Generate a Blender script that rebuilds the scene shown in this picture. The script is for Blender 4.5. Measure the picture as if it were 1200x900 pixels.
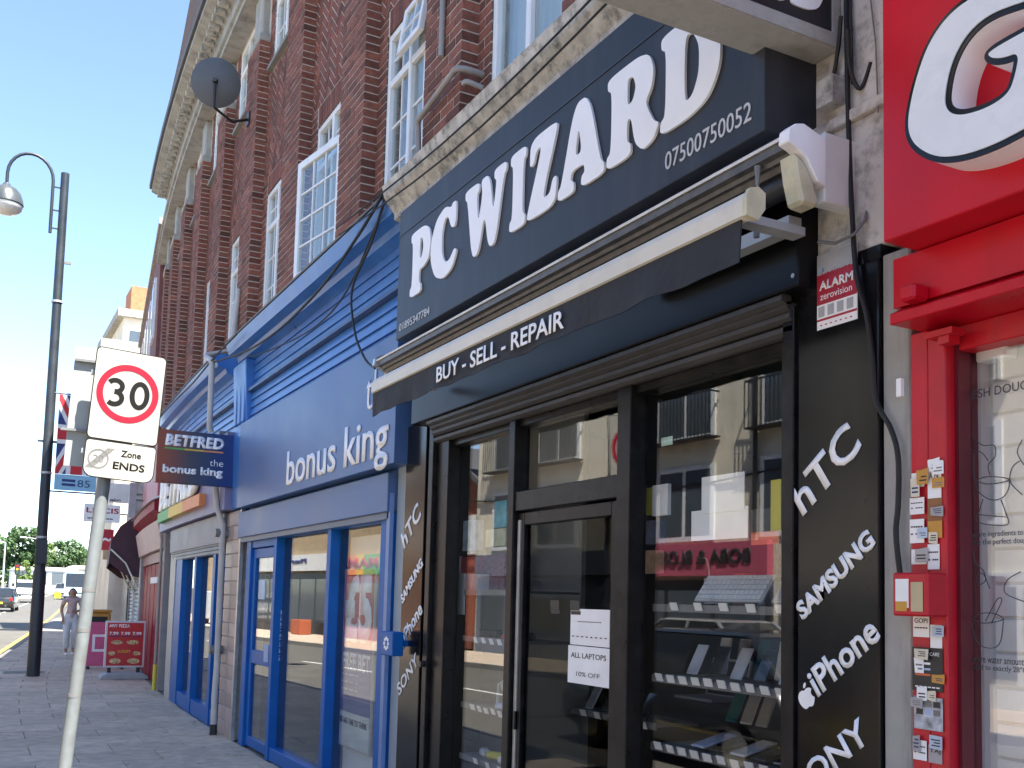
import bpy, bmesh, math, random
from math import sin, cos, radians, pi, atan2, hypot
from mathutils import Matrix, Vector
random.seed(7)
for o in list(bpy.data.objects): bpy.data.objects.remove(o)
SC = bpy.context.scene
COL = SC.collection

# ---------------------------------------------------------------- camera, sky, sun, exposure
FPX, PX0, PY0, CAMH = 1202.0, 600.0, 602.87, 1.6          # measured on the 1200 x 900 photograph
YAW, PITCH, ROLL = radians(27.9), radians(4.82), radians(-1.49)
_fw = Vector((sin(YAW)*cos(PITCH), cos(YAW)*cos(PITCH), sin(PITCH)))
_rt0 = Vector((cos(YAW), -sin(YAW), 0)); _dn0 = _fw.cross(_rt0)
_rt = cos(ROLL)*_rt0 + sin(ROLL)*_dn0; _dn = -sin(ROLL)*_rt0 + cos(ROLL)*_dn0
cam = bpy.data.cameras.new('camera'); camo = bpy.data.objects.new('camera', cam); COL.objects.link(camo)
cam.sensor_width = 36; cam.lens = 36*FPX/1200; cam.shift_y = (PY0-450)/1200; cam.clip_start = .05; cam.clip_end = 3000
camo.matrix_world = Matrix(((_rt.x, -_dn.x, -_fw.x, 0), (_rt.y, -_dn.y, -_fw.y, 0), (_rt.z, -_dn.z, -_fw.z, CAMH), (0, 0, 0, 1)))
SC.camera = camo
SUN_EL, SUN_DIR = radians(60), Vector((.42, -.907, 0)).normalized()     # horizontal direction towards the sun
W_ = bpy.data.worlds.new('World'); SC.world = W_; W_.use_nodes = True
nt = W_.node_tree; bg = nt.nodes['Background']; sk = nt.nodes.new('ShaderNodeTexSky')
sk.sky_type = 'NISHITA'; sk.sun_disc = False; sk.sun_elevation = SUN_EL; sk.sun_rotation = atan2(SUN_DIR.x, SUN_DIR.y)
sk.air_density = 1.0; sk.dust_density = .1; sk.ozone_density = 1.0; sk.altitude = 2000
nt.links.new(sk.outputs[0], bg.inputs[0]); bg.inputs[1].default_value = .1
sl = bpy.data.lights.new('sun', 'SUN'); slo = bpy.data.objects.new('sun', sl); COL.objects.link(slo)
sl.energy = 4.5; sl.angle = radians(.53); sl.color = (1, .95, .86)
slo.rotation_euler = (-(Vector((SUN_DIR.x*cos(SUN_EL), SUN_DIR.y*cos(SUN_EL), sin(SUN_EL))))).to_track_quat('-Z', 'Y').to_euler()
slo.location = (0, 0, 40)
vs = SC.view_settings; vs.view_transform = 'Standard'; vs.look = 'None'; vs.exposure = 2.15; vs.gamma = 1; vs.use_curve_mapping = False
SC.render.engine = 'CYCLES'; SC.cycles.max_bounces = 10; SC.cycles.transparent_max_bounces = 16

# ---------------------------------------------------------------- the street: facade line and pixel helpers
FD, S0, KAP, TH = 2.68, 11.0, .0085, .105        # facade at x = FD, straight to S0, then bending right up to TH radians
def theta(s): return min(max((s-S0)*KAP, 0), TH)
def PATH(s):
    if s <= S0: return FD, s
    S1 = S0+TH/KAP; e = min(s, S1)-S0; a = e*KAP
    x = FD+(1-cos(a))/KAP; y = S0+sin(a)/KAP
    if s > S1: x += sin(TH)*(s-S1); y += cos(TH)*(s-S1)
    return x, y
def gz(s): return 0 if s < 40 else .0062*min(s-40, 30)**2/30+(.0125*(s-70) if s > 70 else 0)
def W(d, s, z):                                  # depth into the building, metres along the street, height
    x, y = PATH(s); t = theta(s); return Vector((x+d*cos(t), y-d*sin(t), z))
def ray(u, v): return _rt*((u-PX0)/FPX)+_dn*((v-PY0)/FPX)+_fw
def fp(u, v, d=0):                               # photo pixel -> (s, z) on the plane d behind the straight facade
    r = ray(u, v); t = (FD+d)/r.x; return r.y*t, r.z*t+CAMH
def yp(u, v, y): r = ray(u, v); t = y/r.y; return r.x*t, r.z*t+CAMH
def tp(u, v, t): r = ray(u, v); return Vector((r.x*t, r.y*t, r.z*t+CAMH))
def proj(p):
    q = Vector(p)-Vector((0, 0, CAMH)); f = q.dot(_fw); return q.dot(_rt)/f*FPX+PX0, q.dot(_dn)/f*FPX+PY0, f
GLX = FD+.08
def rp(u, v, X):                                 # what the shop glass mirrors: pixel -> (y, z) on the opposite frontage
    r = ray(u, v); t = (2*GLX-X)/r.x; return r.y*t, r.z*t+CAMH

def op(u, v, d=-12.62):                          # the same on the opposite frontage, which bends with the street: -> (s, z)
    r = ray(u, v); last = None; s_ = 4.
    while s_ < 120:
        p = W(d, s_, 0); t = p.y/r.y; e = 2*GLX-r.x*t-p.x
        if last is not None and (e < 0) != (last < 0): return s_, r.z*t+CAMH
        last = e; s_ += .05
    return 60., 3.
# ---------------------------------------------------------------- materials
MATS = {}
def mat(name, col, rough=.55, var=.12, scale=6., bump=0., bscale=40., metal=0., spec=.5, coat=0., rnd=0., stain=None, stamt=.5, stscale=2., streak=False, emit=None, attr=None, world=False, spots=None):
    if name in MATS: return MATS[name]
    m = bpy.data.materials.new(name); m.use_nodes = True; n = m.node_tree.nodes; l = m.node_tree.links
    b = n['Principled BSDF']; b.inputs['Roughness'].default_value = rough; b.inputs['Metallic'].default_value = metal
    b.inputs['Specular IOR Level'].default_value = spec; b.inputs['Coat Weight'].default_value = coat; b.inputs['Coat Roughness'].default_value = .08
    tc = n.new('ShaderNodeTexCoord'); ge = n.new('ShaderNodeNewGeometry'); XY = ge.outputs['Position'] if world else tc.outputs['Object']; no = n.new('ShaderNodeTexNoise'); no.inputs['Scale'].default_value = scale; no.inputs['Detail'].default_value = 6
    l.new(XY, no.inputs['Vector'])
    if attr:
        at = n.new('ShaderNodeAttribute'); at.attribute_name = attr; csrc = at.outputs['Color']
    else:
        rg = n.new('ShaderNodeRGB'); rg.outputs[0].default_value = (*col, 1); csrc = rg.outputs[0]
    mr = n.new('ShaderNodeMapRange'); mr.inputs['From Min'].default_value = .3; mr.inputs['From Max'].default_value = .7
    mr.inputs['To Min'].default_value = 1-var; mr.inputs['To Max'].default_value = 1+var
    l.new(no.outputs['Fac'], mr.inputs['Value']); fac = mr.outputs[0]
    if rnd:
        oi = n.new('ShaderNodeObjectInfo'); m2 = n.new('ShaderNodeMapRange'); m2.inputs['To Min'].default_value = 1-rnd; m2.inputs['To Max'].default_value = 1+rnd
        l.new(oi.outputs['Random'], m2.inputs['Value']); mm = n.new('ShaderNodeMath'); mm.operation = 'MULTIPLY'
        l.new(fac, mm.inputs[0]); l.new(m2.outputs[0], mm.inputs[1]); fac = mm.outputs[0]
    vm = n.new('ShaderNodeVectorMath'); vm.operation = 'SCALE'; l.new(csrc, vm.inputs[0]); l.new(fac, vm.inputs['Scale']); out = vm.outputs[0]
    if stain:
        ns = n.new('ShaderNodeTexNoise'); ns.inputs['Scale'].default_value = stscale; ns.inputs['Detail'].default_value = 8; ns.inputs['Roughness'].default_value = .7
        if streak:
            mp = n.new('ShaderNodeMapping'); mp.inputs['Scale'].default_value = (1, 1, .12); l.new(XY, mp.inputs[0]); l.new(mp.outputs[0], ns.inputs['Vector'])
        else: l.new(XY, ns.inputs['Vector'])
        r2 = n.new('ShaderNodeMapRange'); r2.inputs['From Min'].default_value = .48; r2.inputs['From Max'].default_value = .72; r2.inputs['To Max'].default_value = stamt
        l.new(ns.outputs['Fac'], r2.inputs['Value']); mx = n.new('ShaderNodeMix'); mx.data_type = 'RGBA'
        l.new(r2.outputs[0], mx.inputs['Factor']); l.new(out, mx.inputs['A']); mx.inputs['B'].default_value = (*stain, 1); out = mx.outputs['Result']
    if spots:                                    # scattered round spots: chewing gum, drips
        vo = n.new('ShaderNodeTexVoronoi'); vo.inputs['Scale'].default_value = spots[1]; l.new(XY, vo.inputs['Vector'])
        r3 = n.new('ShaderNodeMapRange'); r3.inputs['From Min'].default_value = .1; r3.inputs['From Max'].default_value = .07; r3.inputs['To Max'].default_value = .8; l.new(vo.outputs['Distance'], r3.inputs['Value'])
        m3 = n.new('ShaderNodeMix'); m3.data_type = 'RGBA'; l.new(r3.outputs[0], m3.inputs['Factor']); l.new(out, m3.inputs['A']); m3.inputs['B'].default_value = (*spots[0], 1); out = m3.outputs['Result']
    l.new(out, b.inputs['Base Color'])
    rr = n.new('ShaderNodeMapRange'); rr.inputs['To Min'].default_value = max(.02, rough*.75); rr.inputs['To Max'].default_value = min(1, rough*1.25)
    l.new(no.outputs['Fac'], rr.inputs['Value']); l.new(rr.outputs[0], b.inputs['Roughness'])
    if bump:
        nb = n.new('ShaderNodeTexNoise'); nb.inputs['Scale'].default_value = bscale; nb.inputs['Detail'].default_value = 5; l.new(XY, nb.inputs['Vector'])
        bp = n.new('ShaderNodeBump'); bp.inputs['Strength'].default_value = bump; bp.inputs['Distance'].default_value = .01
        l.new(nb.outputs['Fac'], bp.inputs['Height']); l.new(bp.outputs[0], b.inputs['Normal'])
    if emit: b.inputs['Emission Color'].default_value = (*emit[0], 1); b.inputs['Emission Strength'].default_value = emit[1]
    MATS[name] = m; return m
def glassmat(name, tint=(.9, .93, .92), boost=1.6, ior=1.5, mul=1.):
    m = bpy.data.materials.new(name); m.use_nodes = True; n = m.node_tree.nodes; l = m.node_tree.links; n.remove(n['Principled BSDF'])
    ge = n.new('ShaderNodeNewGeometry'); dt = n.new('ShaderNodeVectorMath'); dt.operation = 'DOT_PRODUCT'; l.new(ge.outputs['Incoming'], dt.inputs[0]); l.new(ge.outputs['True Normal'], dt.inputs[1])
    def mth(op, a, b=None):
        q = n.new('ShaderNodeMath'); q.operation = op
        for i_, v_ in enumerate((a, b)):
            if v_ is None: continue
            if isinstance(v_, (int, float)): q.inputs[i_].default_value = v_
            else: l.new(v_, q.inputs[i_])
        return q
    r0 = ((ior-1)/(ior+1))**2
    p5 = mth('POWER', mth('SUBTRACT', 1., mth('ABSOLUTE', dt.outputs['Value']).outputs[0]).outputs[0], 5.)
    fr = mth('ADD', mth('MULTIPLY', p5.outputs[0], 1-r0).outputs[0], r0*boost)          # Schlick reflectance, the same from both sides of the sheet
    mu = n.new('ShaderNodeMath'); mu.operation = 'MULTIPLY'; mu.use_clamp = True; mu.inputs[1].default_value = mul
    # very slight waviness of float glass
    tc = n.new('ShaderNodeTexCoord'); no = n.new('ShaderNodeTexNoise'); no.inputs['Scale'].default_value = 1.3; no.inputs['Detail'].default_value = 0; l.new(tc.outputs['Object'], no.inputs['Vector'])
    bp = n.new('ShaderNodeBump'); bp.inputs['Strength'].default_value = .06; bp.inputs['Distance'].default_value = .01; l.new(no.outputs['Fac'], bp.inputs['Height'])
    tr = n.new('ShaderNodeBsdfTransparent'); tr.inputs[0].default_value = (*tint, 1); gl = n.new('ShaderNodeBsdfGlossy'); gl.inputs['Roughness'].default_value = .012
    l.new(bp.outputs[0], gl.inputs['Normal'])
    mx = n.new('ShaderNodeMixShader'); l.new(fr.outputs[0], mu.inputs[0]); l.new(mu.outputs[0], mx.inputs[0]); l.new(tr.outputs[0], mx.inputs[1]); l.new(gl.outputs[0], mx.inputs[2])
    l.new(mx.outputs[0], n['Material Output'].inputs[0]); MATS[name] = m; return m
G_SHOP = glassmat('shop_glass', (.98, .99, .985), 2.5); G_WIN = glassmat('window_glass', (.9, .94, .94), 1.6); G_CAR = glassmat('car_glass', (.25, .28, .28), 1.5)

WHITE = mat('white_paint', (.72, .72, .7), .45, .05, 8)
UPVC = mat('white_upvc', (.8, .81, .8), .3, .05, 4, stain=(.45, .44, .4), stamt=.35, stscale=5, streak=True)
VINYL = mat('white_vinyl', (.9, .9, .9), .4, .04, 6)
BLACK = mat('black_paint', (.006, .006, .007), .16, .3, 5, spec=.35, bump=.04, bscale=3, stain=(.03, .03, .03), stamt=.3, stscale=6, streak=True)
BLACKF = mat('black_frame_paint', (.009, .009, .01), .3, .3, 12, spec=.28, bump=.05, stain=(.06, .055, .05), stamt=.3, stscale=9)
CHAR = mat('charcoal_sign_panel', (.03, .033, .04), .38, .14, 2.5, spec=.22, bump=.05, bscale=4, stain=(.075, .075, .08), stamt=.4, stscale=6, streak=True)
DARK = mat('dark_plastic', (.02, .02, .022), .4, .2, 20)
MIDG = mat('mid_grey_plastic', (.18, .18, .18), .45, .15, 10)
STEEL = mat('steel', (.45, .46, .47), .35, .15, 15, metal=.8)
ALU = mat('aluminium', (.55, .55, .54), .32, .12, 9, metal=.7, stain=(.2, .19, .18), stamt=.5, stscale=6)
GALV = mat('galvanised_steel', (.42, .44, .44), .5, .15, 14, metal=.25, bump=.05, stain=(.25, .25, .24), stamt=.4, stscale=7)
BRICKS = mat('red_brick', (.19, .066, .042), .85, .3, 25, bump=.5, bscale=120, rnd=.4, world=True, stain=(.04, .028, .024), stamt=.55, stscale=1.3)
BRICKA = mat('red_brick_mass', (.15, .05, .042), .85, .3, 25, bump=.5, bscale=120, attr='tone', world=True, stain=(.04, .028, .024), stamt=.55, stscale=1.3)
MORTAR = mat('mortar', (.5, .45, .39), .95, .25, 10, bump=.3)
STONE = mat('weathered_stone', (.5, .48, .43), .9, .3, 9, bump=.8, bscale=30, stain=(.04, .037, .03), stamt=.95, stscale=11)
STONE2 = mat('streaked_stone', (.36, .35, .32), .9, .15, 5, bump=.4, bscale=25, stain=(.1, .095, .085), stamt=.75, stscale=5, streak=True)
RENDER = mat('peeling_render', (.6, .57, .52), .9, .15, 4, bump=.7, bscale=25, stain=(.1, .088, .07), stamt=.9, stscale=9)
BLUE = mat('royal_blue_paint', (.03, .15, .46), .32, .15, 3, coat=.1, bump=.06, bscale=5, stain=(.09, .24, .55), stamt=.6, stscale=2, streak=True)
BLUEF = mat('blue_frame_paint', (.003, .11, .4), .42, .1, 4, spec=.25, bump=.03, bscale=8, stain=(.02, .1, .28), stamt=.4, stscale=5, streak=True)
BLUEP = mat('dusty_blue_panel', (.065, .14, .32), .4, .1, 2, bump=.05, bscale=2.5, stain=(.09, .11, .3), stamt=.4, stscale=3, streak=True)
LILAC = mat('faded_lilac_panel', (.2, .19, .32), .45, .08, 2)
GREYB = mat('grey_blue_panel', (.13, .16, .22), .45, .1, 3)
RED = mat('signal_red_paint', (.55, .004, .018), .3, .1, 2.5, spec=.3, bump=.05, bscale=3.5, stain=(.36, .012, .02), stamt=.45, stscale=4, streak=True)
REDF = mat('red_frame_paint', (.52, .006, .02), .42, .12, 9, bump=.08, bscale=25, stain=(.24, .03, .03), stamt=.5, stscale=9, streak=True)
MAROON = mat('maroon_paint', (.26, .01, .028), .55, .15, 5, spec=.2)
CURT = mat('net_curtain', (.62, .66, .68), .9, .08, 3)
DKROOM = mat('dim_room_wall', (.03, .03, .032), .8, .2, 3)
ROOMW = mat('shop_interior_wall', (.3, .29, .27), .8, .1, 2)
CREAMP = mat('yellowed_plastic', (.6, .56, .38), .5, .12, 8, stain=(.3, .27, .18), stamt=.4, stscale=9)
CREAMR = mat('cream_render', (.78, .71, .56), .9, .1, 1.5, bump=.2, stain=(.4, .36, .28), stamt=.5, stscale=1.2, streak=True)
PINK = mat('pink_sign_panel', (.5, .1, .16), .45, .08, 3)
PAPER = mat('white_paper', (.88, .88, .86), .8, .05, 8)
ORANGE = mat('orange_card', (.65, .13, .04), .6, .08, 8)
YELLOW = mat('yellow_card', (.7, .62, .06), .6, .08, 8)
TEAL = mat('teal_pouch', (.02, .16, .22), .5, .3, 30)
CABLE = mat('black_cable', (.012, .012, .012), .6, .1, 20)
ASPH = mat('asphalt', (.105, .098, .085), .9, .2, 1.2, bump=.4, bscale=90, stain=(.08, .075, .07), stamt=.5, stscale=.6)
SLAB = mat('paving_concrete', (.54, .43, .325), .85, .2, 7, bump=.3, bscale=70, rnd=.14, stain=(.32, .26, .2), stamt=.7, stscale=1.6, world=True, spots=((.14, .135, .13), 3.5))
PAVB = mat('pavement_bed', (.2, .19, .18), .9, .25, 3, bump=.3)
KERB = mat('kerb_granite', (.17, .165, .155), .85, .2, 10, bump=.3)
LINEW = mat('worn_white_line', (.62, .61, .57), .8, .15, 8, stain=(.25, .24, .22), stamt=.6, stscale=7)
LINEY = mat('worn_yellow_line', (.6, .42, .06), .8, .15, 8, stain=(.25, .22, .15), stamt=.5, stscale=7)
SHUT = mat('shutter_slat_steel', (.055, .052, .05), .5, .2, 8, stain=(.05, .045, .04), stamt=.6, stscale=4)
GREYSH = mat('grey_shutter', (.3, .31, .32), .5, .1, 5)

# ---------------------------------------------------------------- builders
def T(name, label, cat, loc=(0, 0, 0), group=None, rz=0):
    o = bpy.data.objects.new(name, None); COL.objects.link(o); o.location = loc; o.rotation_euler = (0, 0, rz); o.empty_display_size = .2
    o['label'] = label; o['category'] = cat
    if group: o['group'] = group
    return o
def TW(name, label, cat, s, d=0, z=0, group=None): return T(name, label, cat, W(d, s, z), group)
def tag(o, label, cat, group=None):
    o['label'] = label; o['category'] = cat
    if group: o['group'] = group
    return o
def struct(o): o['kind'] = 'structure'; return o
class MB:
    def __init__(s): s.v = []; s.f = []; s.c = []; s.mi = []; s.cur = 0
    def add(s, vs, fs, col=None):
        n = len(s.v); s.v += [tuple(p) for p in vs]; s.f += [tuple(i+n for i in f) for f in fs]; s.mi += [s.cur]*len(fs)
        s.c += [col or (1, 1, 1)]*len(vs); return s
    def box(s, x0, x1, y0, y1, z0, z1, col=None):
        if x0 > x1: x0, x1 = x1, x0
        if y0 > y1: y0, y1 = y1, y0
        if z0 > z1: z0, z1 = z1, z0
        return s.add([(x0, y0, z0), (x1, y0, z0), (x1, y1, z0), (x0, y1, z0), (x0, y0, z1), (x1, y0, z1), (x1, y1, z1), (x0, y1, z1)],
                     [(0, 3, 2, 1), (4, 5, 6, 7), (0, 1, 5, 4), (1, 2, 6, 5), (2, 3, 7, 6), (3, 0, 4, 7)], col)
    def extr(s, prof, s0, s1, step=1., z0=0):     # closed profile [(d, z)] swept along the street
        n = max(1, int(math.ceil((s1-s0)/step))); k = len(prof); vs = []; fs = []
        for i in range(n+1):
            q = s0+(s1-s0)*i/n; vs += [(d, q, z+z0) for d, z in prof]
        for i in range(n):
            for j in range(k): fs.append((i*k+j, i*k+(j+1) % k, (i+1)*k+(j+1) % k, (i+1)*k+j))
        fs += [tuple(range(k))[::-1], tuple(range(n*k, n*k+k))]
        return s.add(vs, fs)
    def sbox(s, d0, d1, s0, s1, z0, z1, step=1.): return s.extr([(d0, z0), (d1, z0), (d1, z1), (d0, z1)], s0, s1, step)
    def prism(s, pts, a, b, axis=0):              # polygon swept along an axis; pts are the other two coordinates in order
        k = len(pts); mk = (lambda p, q: (q, p[0], p[1])) if axis == 0 else (lambda p, q: (p[0], q, p[1])) if axis == 1 else (lambda p, q: (p[0], p[1], q))
        vs = [mk(p, a) for p in pts]+[mk(p, b) for p in pts]
        fs = [tuple(range(k))[::-1], tuple(range(k, 2*k))]+[(j, (j+1) % k, k+(j+1) % k, k+j) for j in range(k)]
        return s.add(vs, fs)
    def tube(s, pts, r, n=10, cap=True):
        pts = [Vector(p) for p in pts]; k = len(pts); rs = r if isinstance(r, (list, tuple)) else [r]*k; vs = []; fs = []; ref = None
        for i, p in enumerate(pts):
            t = (pts[min(i+1, k-1)]-pts[max(i-1, 0)]).normalized()
            if ref is None or abs(ref.dot(t)) > .95: ref = Vector((0, 0, 1)) if abs(t.z) < .9 else Vector((1, 0, 0))
            u = (ref-t*ref.dot(t)).normalized(); w = t.cross(u); ref = u
            for j in range(n): a = 2*pi*j/n; vs.append(p+(u*cos(a)+w*sin(a))*rs[i])
        for i in range(k-1):
            for j in range(n): fs.append((i*n+j, i*n+(j+1) % n, (i+1)*n+(j+1) % n, (i+1)*n+j))
        if cap: fs += [tuple(range(n))[::-1], tuple(range((k-1)*n, k*n))]
        return s.add(vs, fs)
    def lathe(s, prof, n=20, c=(0, 0, 0), ax=None):   # prof [(r, h)] about +Z, or about ax = (X, Y, Z) vectors
        X, Y, Z = ax or (Vector((1, 0, 0)), Vector((0, 1, 0)), Vector((0, 0, 1))); c = Vector(c); vs = []; fs = []; k = len(prof)
        for r, h in prof:
            for j in range(n): a = 2*pi*j/n; vs.append(c+X*(r*cos(a))+Y*(r*sin(a))+Z*h)
        for i in range(k-1):
            for j in range(n): fs.append((i*n+j, i*n+(j+1) % n, (i+1)*n+(j+1) % n, (i+1)*n+j))
        fs += [tuple(range(n))[::-1], tuple(range((k-1)*n, k*n))]
        return s.add(vs, fs)
    def mesh(s, name, m, mp=None, off=(0, 0, 0), bevel=0, smooth=False):
        me = bpy.data.meshes.new(name); off = Vector(off)
        vs = [tuple((mp(*p) if mp else Vector(p))-off) for p in s.v]
        me.from_pydata(vs, [], s.f); ms = m if isinstance(m, (list, tuple)) else [m]
        for q in ms: me.materials.append(q)
        if len(ms) > 1: me.polygons.foreach_set('material_index', s.mi)
        if any(c != (1, 1, 1) for c in s.c):
            ca = me.color_attributes.new('tone', 'FLOAT_COLOR', 'POINT'); ca.data.foreach_set('color', [x for c in s.c for x in (*c, 1)])
        bm = bmesh.new(); bm.from_mesh(me); bmesh.ops.recalc_face_normals(bm, faces=bm.faces)
        if bevel: bmesh.ops.bevel(bm, geom=list(bm.edges), offset=bevel, segments=1, affect='EDGES', clamp_overlap=True)
        bm.to_mesh(me); bm.free()
        if smooth: me.polygons.foreach_set('use_smooth', [True]*len(me.polygons)); me.set_sharp_from_angle(angle=radians(40))
        me.update(); return me
    def build(s, name, m, parent=None, mp=None, bevel=0, smooth=False, off=None):
        if off is None: off = world_loc(parent) if (mp and parent) else (0, 0, 0)
        o = bpy.data.objects.new(name, s.mesh(name, m, mp, off, bevel, smooth)); COL.objects.link(o)
        if parent: o.parent = parent
        return o
def world_loc(p):
    l = Vector((0, 0, 0))
    while p: l = l+p.location; p = p.parent
    return l
def WB(mb, name, m, parent, bevel=0, smooth=False): return mb.build(name, m, parent, W, bevel, smooth)   # (d, s, z) geometry
def ob(name, me, parent=None, loc=(0, 0, 0), rot=None):
    o = bpy.data.objects.new(name, me); COL.objects.link(o); o.location = loc
    if rot: o.rotation_euler = rot
    if parent: o.parent = parent
    return o
def copy_tree(o, parent=None):
    c = o.copy(); COL.objects.link(c); c.parent = parent
    for ch in list(o.children): copy_tree(ch, c)
    return c
# --- lettering
def _curve_mesh(cu, m, name):
    t = bpy.data.objects.new('tmp', cu); me = bpy.data.meshes.new_from_object(t); bpy.data.objects.remove(t); bpy.data.curves.remove(cu)
    me.name = name; me.materials.clear(); me.materials.append(m); return me
def _fit(me, w, h, mode='fit'):
    xs = [v.co.x for v in me.vertices]; ys = [v.co.y for v in me.vertices]
    if not xs: return me
    x0, x1, y0, y1 = min(xs), max(xs), min(ys), max(ys)
    sx = w/(x1-x0) if w else 0; sy = h/(y1-y0) if h else sx
    if not w: sx = sy
    for v in me.vertices: v.co.x = (v.co.x-x0)*sx; v.co.y = (v.co.y-y0)*sy
    return me
def text_mesh(body, w, h, m, ext=.002, bold=0., shear=0., spacing=1., name='lettering'):
    cu = bpy.data.curves.new('t', 'FONT'); cu.body = body; cu.size = 1; cu.offset = bold; cu.shear = shear; cu.space_character = spacing; cu.resolution_u = 3; cu.fill_mode = 'BOTH'
    cu.space_line = .9
    me = _curve_mesh(cu, m, name); _fit(me, w, h)
    if len(me.vertices):
        # flat outline -> thin solid
        bm = bmesh.new(); bm.from_mesh(me); bmesh.ops.recalc_face_normals(bm, faces=bm.faces)
        for f in bm.faces:
            if f.normal.z < 0: f.normal_flip()
        r = bmesh.ops.extrude_face_region(bm, geom=list(bm.faces))
        for v in r['geom']:
            if isinstance(v, bmesh.types.BMVert): v.co.z += ext
        bm.to_mesh(me); bm.free()
    return me
def chaikin(p, n=2, k=.22):
    for _ in range(n):
        q = []
        for i in range(len(p)):
            a, b = p[i], p[(i+1) % len(p)]; q += [(a[0]+(b[0]-a[0])*k, a[1]+(b[1]-a[1])*k), (b[0]+(a[0]-b[0])*k, b[1]+(a[1]-b[1])*k)]
        p = q
    return p
def outline_mesh(loops, m, ext=.01, name='letter', off=0., smooth=2, k=.22):
    cu = bpy.data.curves.new('o', 'CURVE'); cu.dimensions = '2D'; cu.fill_mode = 'BOTH'; cu.extrude = ext/2; cu.offset = off
    for lp in loops:
        lp = chaikin(lp, smooth, k) if smooth else lp
        sp = cu.splines.new('POLY'); sp.points.add(len(lp)-1); sp.use_cyclic_u = True
        for q, p in zip(sp.points, lp): q.co = (p[0], p[1], 0, 1)
    me = _curve_mesh(cu, m, name)
    for v in me.vertices: v.co.z += ext/2
    return me
STREET = Matrix(((0, 0, -1, 0), (-1, 0, 0, 0), (0, 1, 0, 0), (0, 0, 0, 1)))       # reads from the street (faces -x)
ALONG = Matrix(((1, 0, 0, 0), (0, 0, -1, 0), (0, 1, 0, 0), (0, 0, 0, 1)))         # reads from along the pavement (faces -y)
ACROSS = Matrix(((0, 0, 1, 0), (1, 0, 0, 0), (0, 1, 0, 0), (0, 0, 0, 1)))         # faces +x, on the far side of the road
def smooth_path(pts, n=6):
    q = []
    for k_ in range(len(pts)-1):
        p0, p1, p2, p3 = [Vector(pts[min(max(k_+j, 0), len(pts)-1)]) for j in (-1, 0, 1, 2)]
        for t_ in range(n):
            t_ /= n; q.append(.5*((2*p1)+(-p0+p2)*t_+(2*p0-5*p1+4*p2-p3)*t_*t_+(-p0+3*p1-3*p2+p3)*t_**3))
    q.append(Vector(pts[-1])); return [tuple(p) for p in q]
def put(me, name, parent, base, loc, rz=0, rot=0):   # mesh in its x/y plane put upright at world loc; rot = turn within its plane
    M = Matrix.Translation(loc) @ Matrix.Rotation(rz, 4, 'Z') @ base @ Matrix.Rotation(rot, 4, 'Z')
    o = bpy.data.objects.new(name, me); COL.objects.link(o)
    if parent:
        o.parent = parent; pm = Matrix.Identity(4); p = parent; ch = []
        while p: ch.append(p); p = p.parent
        for q in reversed(ch): pm = pm @ q.matrix_basis
        M = pm.inverted() @ M
    o.matrix_basis = M; return o
def sign_text(body, s, z, w, h, d, m, parent, name='lettering', ext=.003, **k):     # left end at s (reading from the street), baseline z
    rot = k.pop('rot', 0); me = text_mesh(body, w, h, m, ext, **k)
    return put(me, name, parent, STREET, W(d, s, z), -theta(s-w/2), rot)
def plate(name, m, s0, s1, z0, z1, d, th, parent, bevel=0): # upright panel facing the street; d = front
    return WB(MB().sbox(d, d+th, s0, s1, z0, z1), name, m, parent, bevel)
# ================================================================ ground, road, pavement
def strip(name, d0, d1, z, s0, s1, m, step=2.):
    mb = MB(); n = int((s1-s0)/step)
    vs = []; fs = []
    for i in range(n+1):
        q = s0+(s1-s0)*i/n; vs += [(d0, q, z+gz(q)), (d1, q, z+gz(q))]
    for i in range(n): fs.append((2*i, 2*i+1, 2*i+3, 2*i+2))
    mb.add(vs, fs); return mb
KD = -2.9                                                         # kerb line
g = MB(); vs = []; fs = []
rows = [-300, -60, 0, 40, 55, 70, 110, 180, 300, 600, 1500]; cols = [-900, -200, -60, -20, 0, 20, 60, 200, 900]
for q in rows: vs += [(d, q, (gz(q)-.16 if q < 400 else gz(400)-.16)) for d in cols]
for i in range(len(rows)-1):
    for j in range(len(cols)-1): a = i*len(cols)+j; fs.append((a, a+1, a+len(cols)+1, a+len(cols)))
g.add(vs, fs); struct(WB(g, 'ground', ASPH, None))
struct(WB(strip('road', -9.3, KD, -.12, -40, 330, ASPH), 'road', ASPH, None))
pv = struct(WB(strip('pavement', KD+.13, .5, -.012, -40, 60, PAVB), 'pavement', PAVB, None))
struct(WB(strip('far_pavement', -12.6, -9.3, .0, -40, 120, SLAB), 'opposite_pavement', SLAB, None))
kb = MB()
s = -10.
kerb = struct(WB(MB().extr([(KD, -.15), (KD+.13, -.15), (KD+.13, .0), (KD+.02, .0), (KD, -.02)], -40, 9.0, 3), 'kerb', KERB, None))
km = MB().box(0, .128, 0, .902, -.15, .001).mesh('kerb_stone', KERB, bevel=.008)
s = 9.0
while s < 60:
    o = ob('kerb_stone', km, kerb, W(KD, s, 0), (0, 0, -theta(s+.45))); s += .915
struct(WB(MB().extr([(-9.3, -.15), (-9.3, .005), (-9.43, .005), (-9.43, -.15)], -40, 120, 3), 'opposite_kerb', KERB, None))
for dd in (KD-.2,):
    struct(WB(strip('y', dd-.12, dd, -.116, -20, 100, LINEY), 'yellow_line', LINEY, None))
s = -20
while s < 160:
    struct(WB(strip('w', -6.15, -6.03, -.115+(0 if s < 70 else .004), s, s+4, LINEW, 1), 'centre_line', LINEW, None)); s += 6
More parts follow.
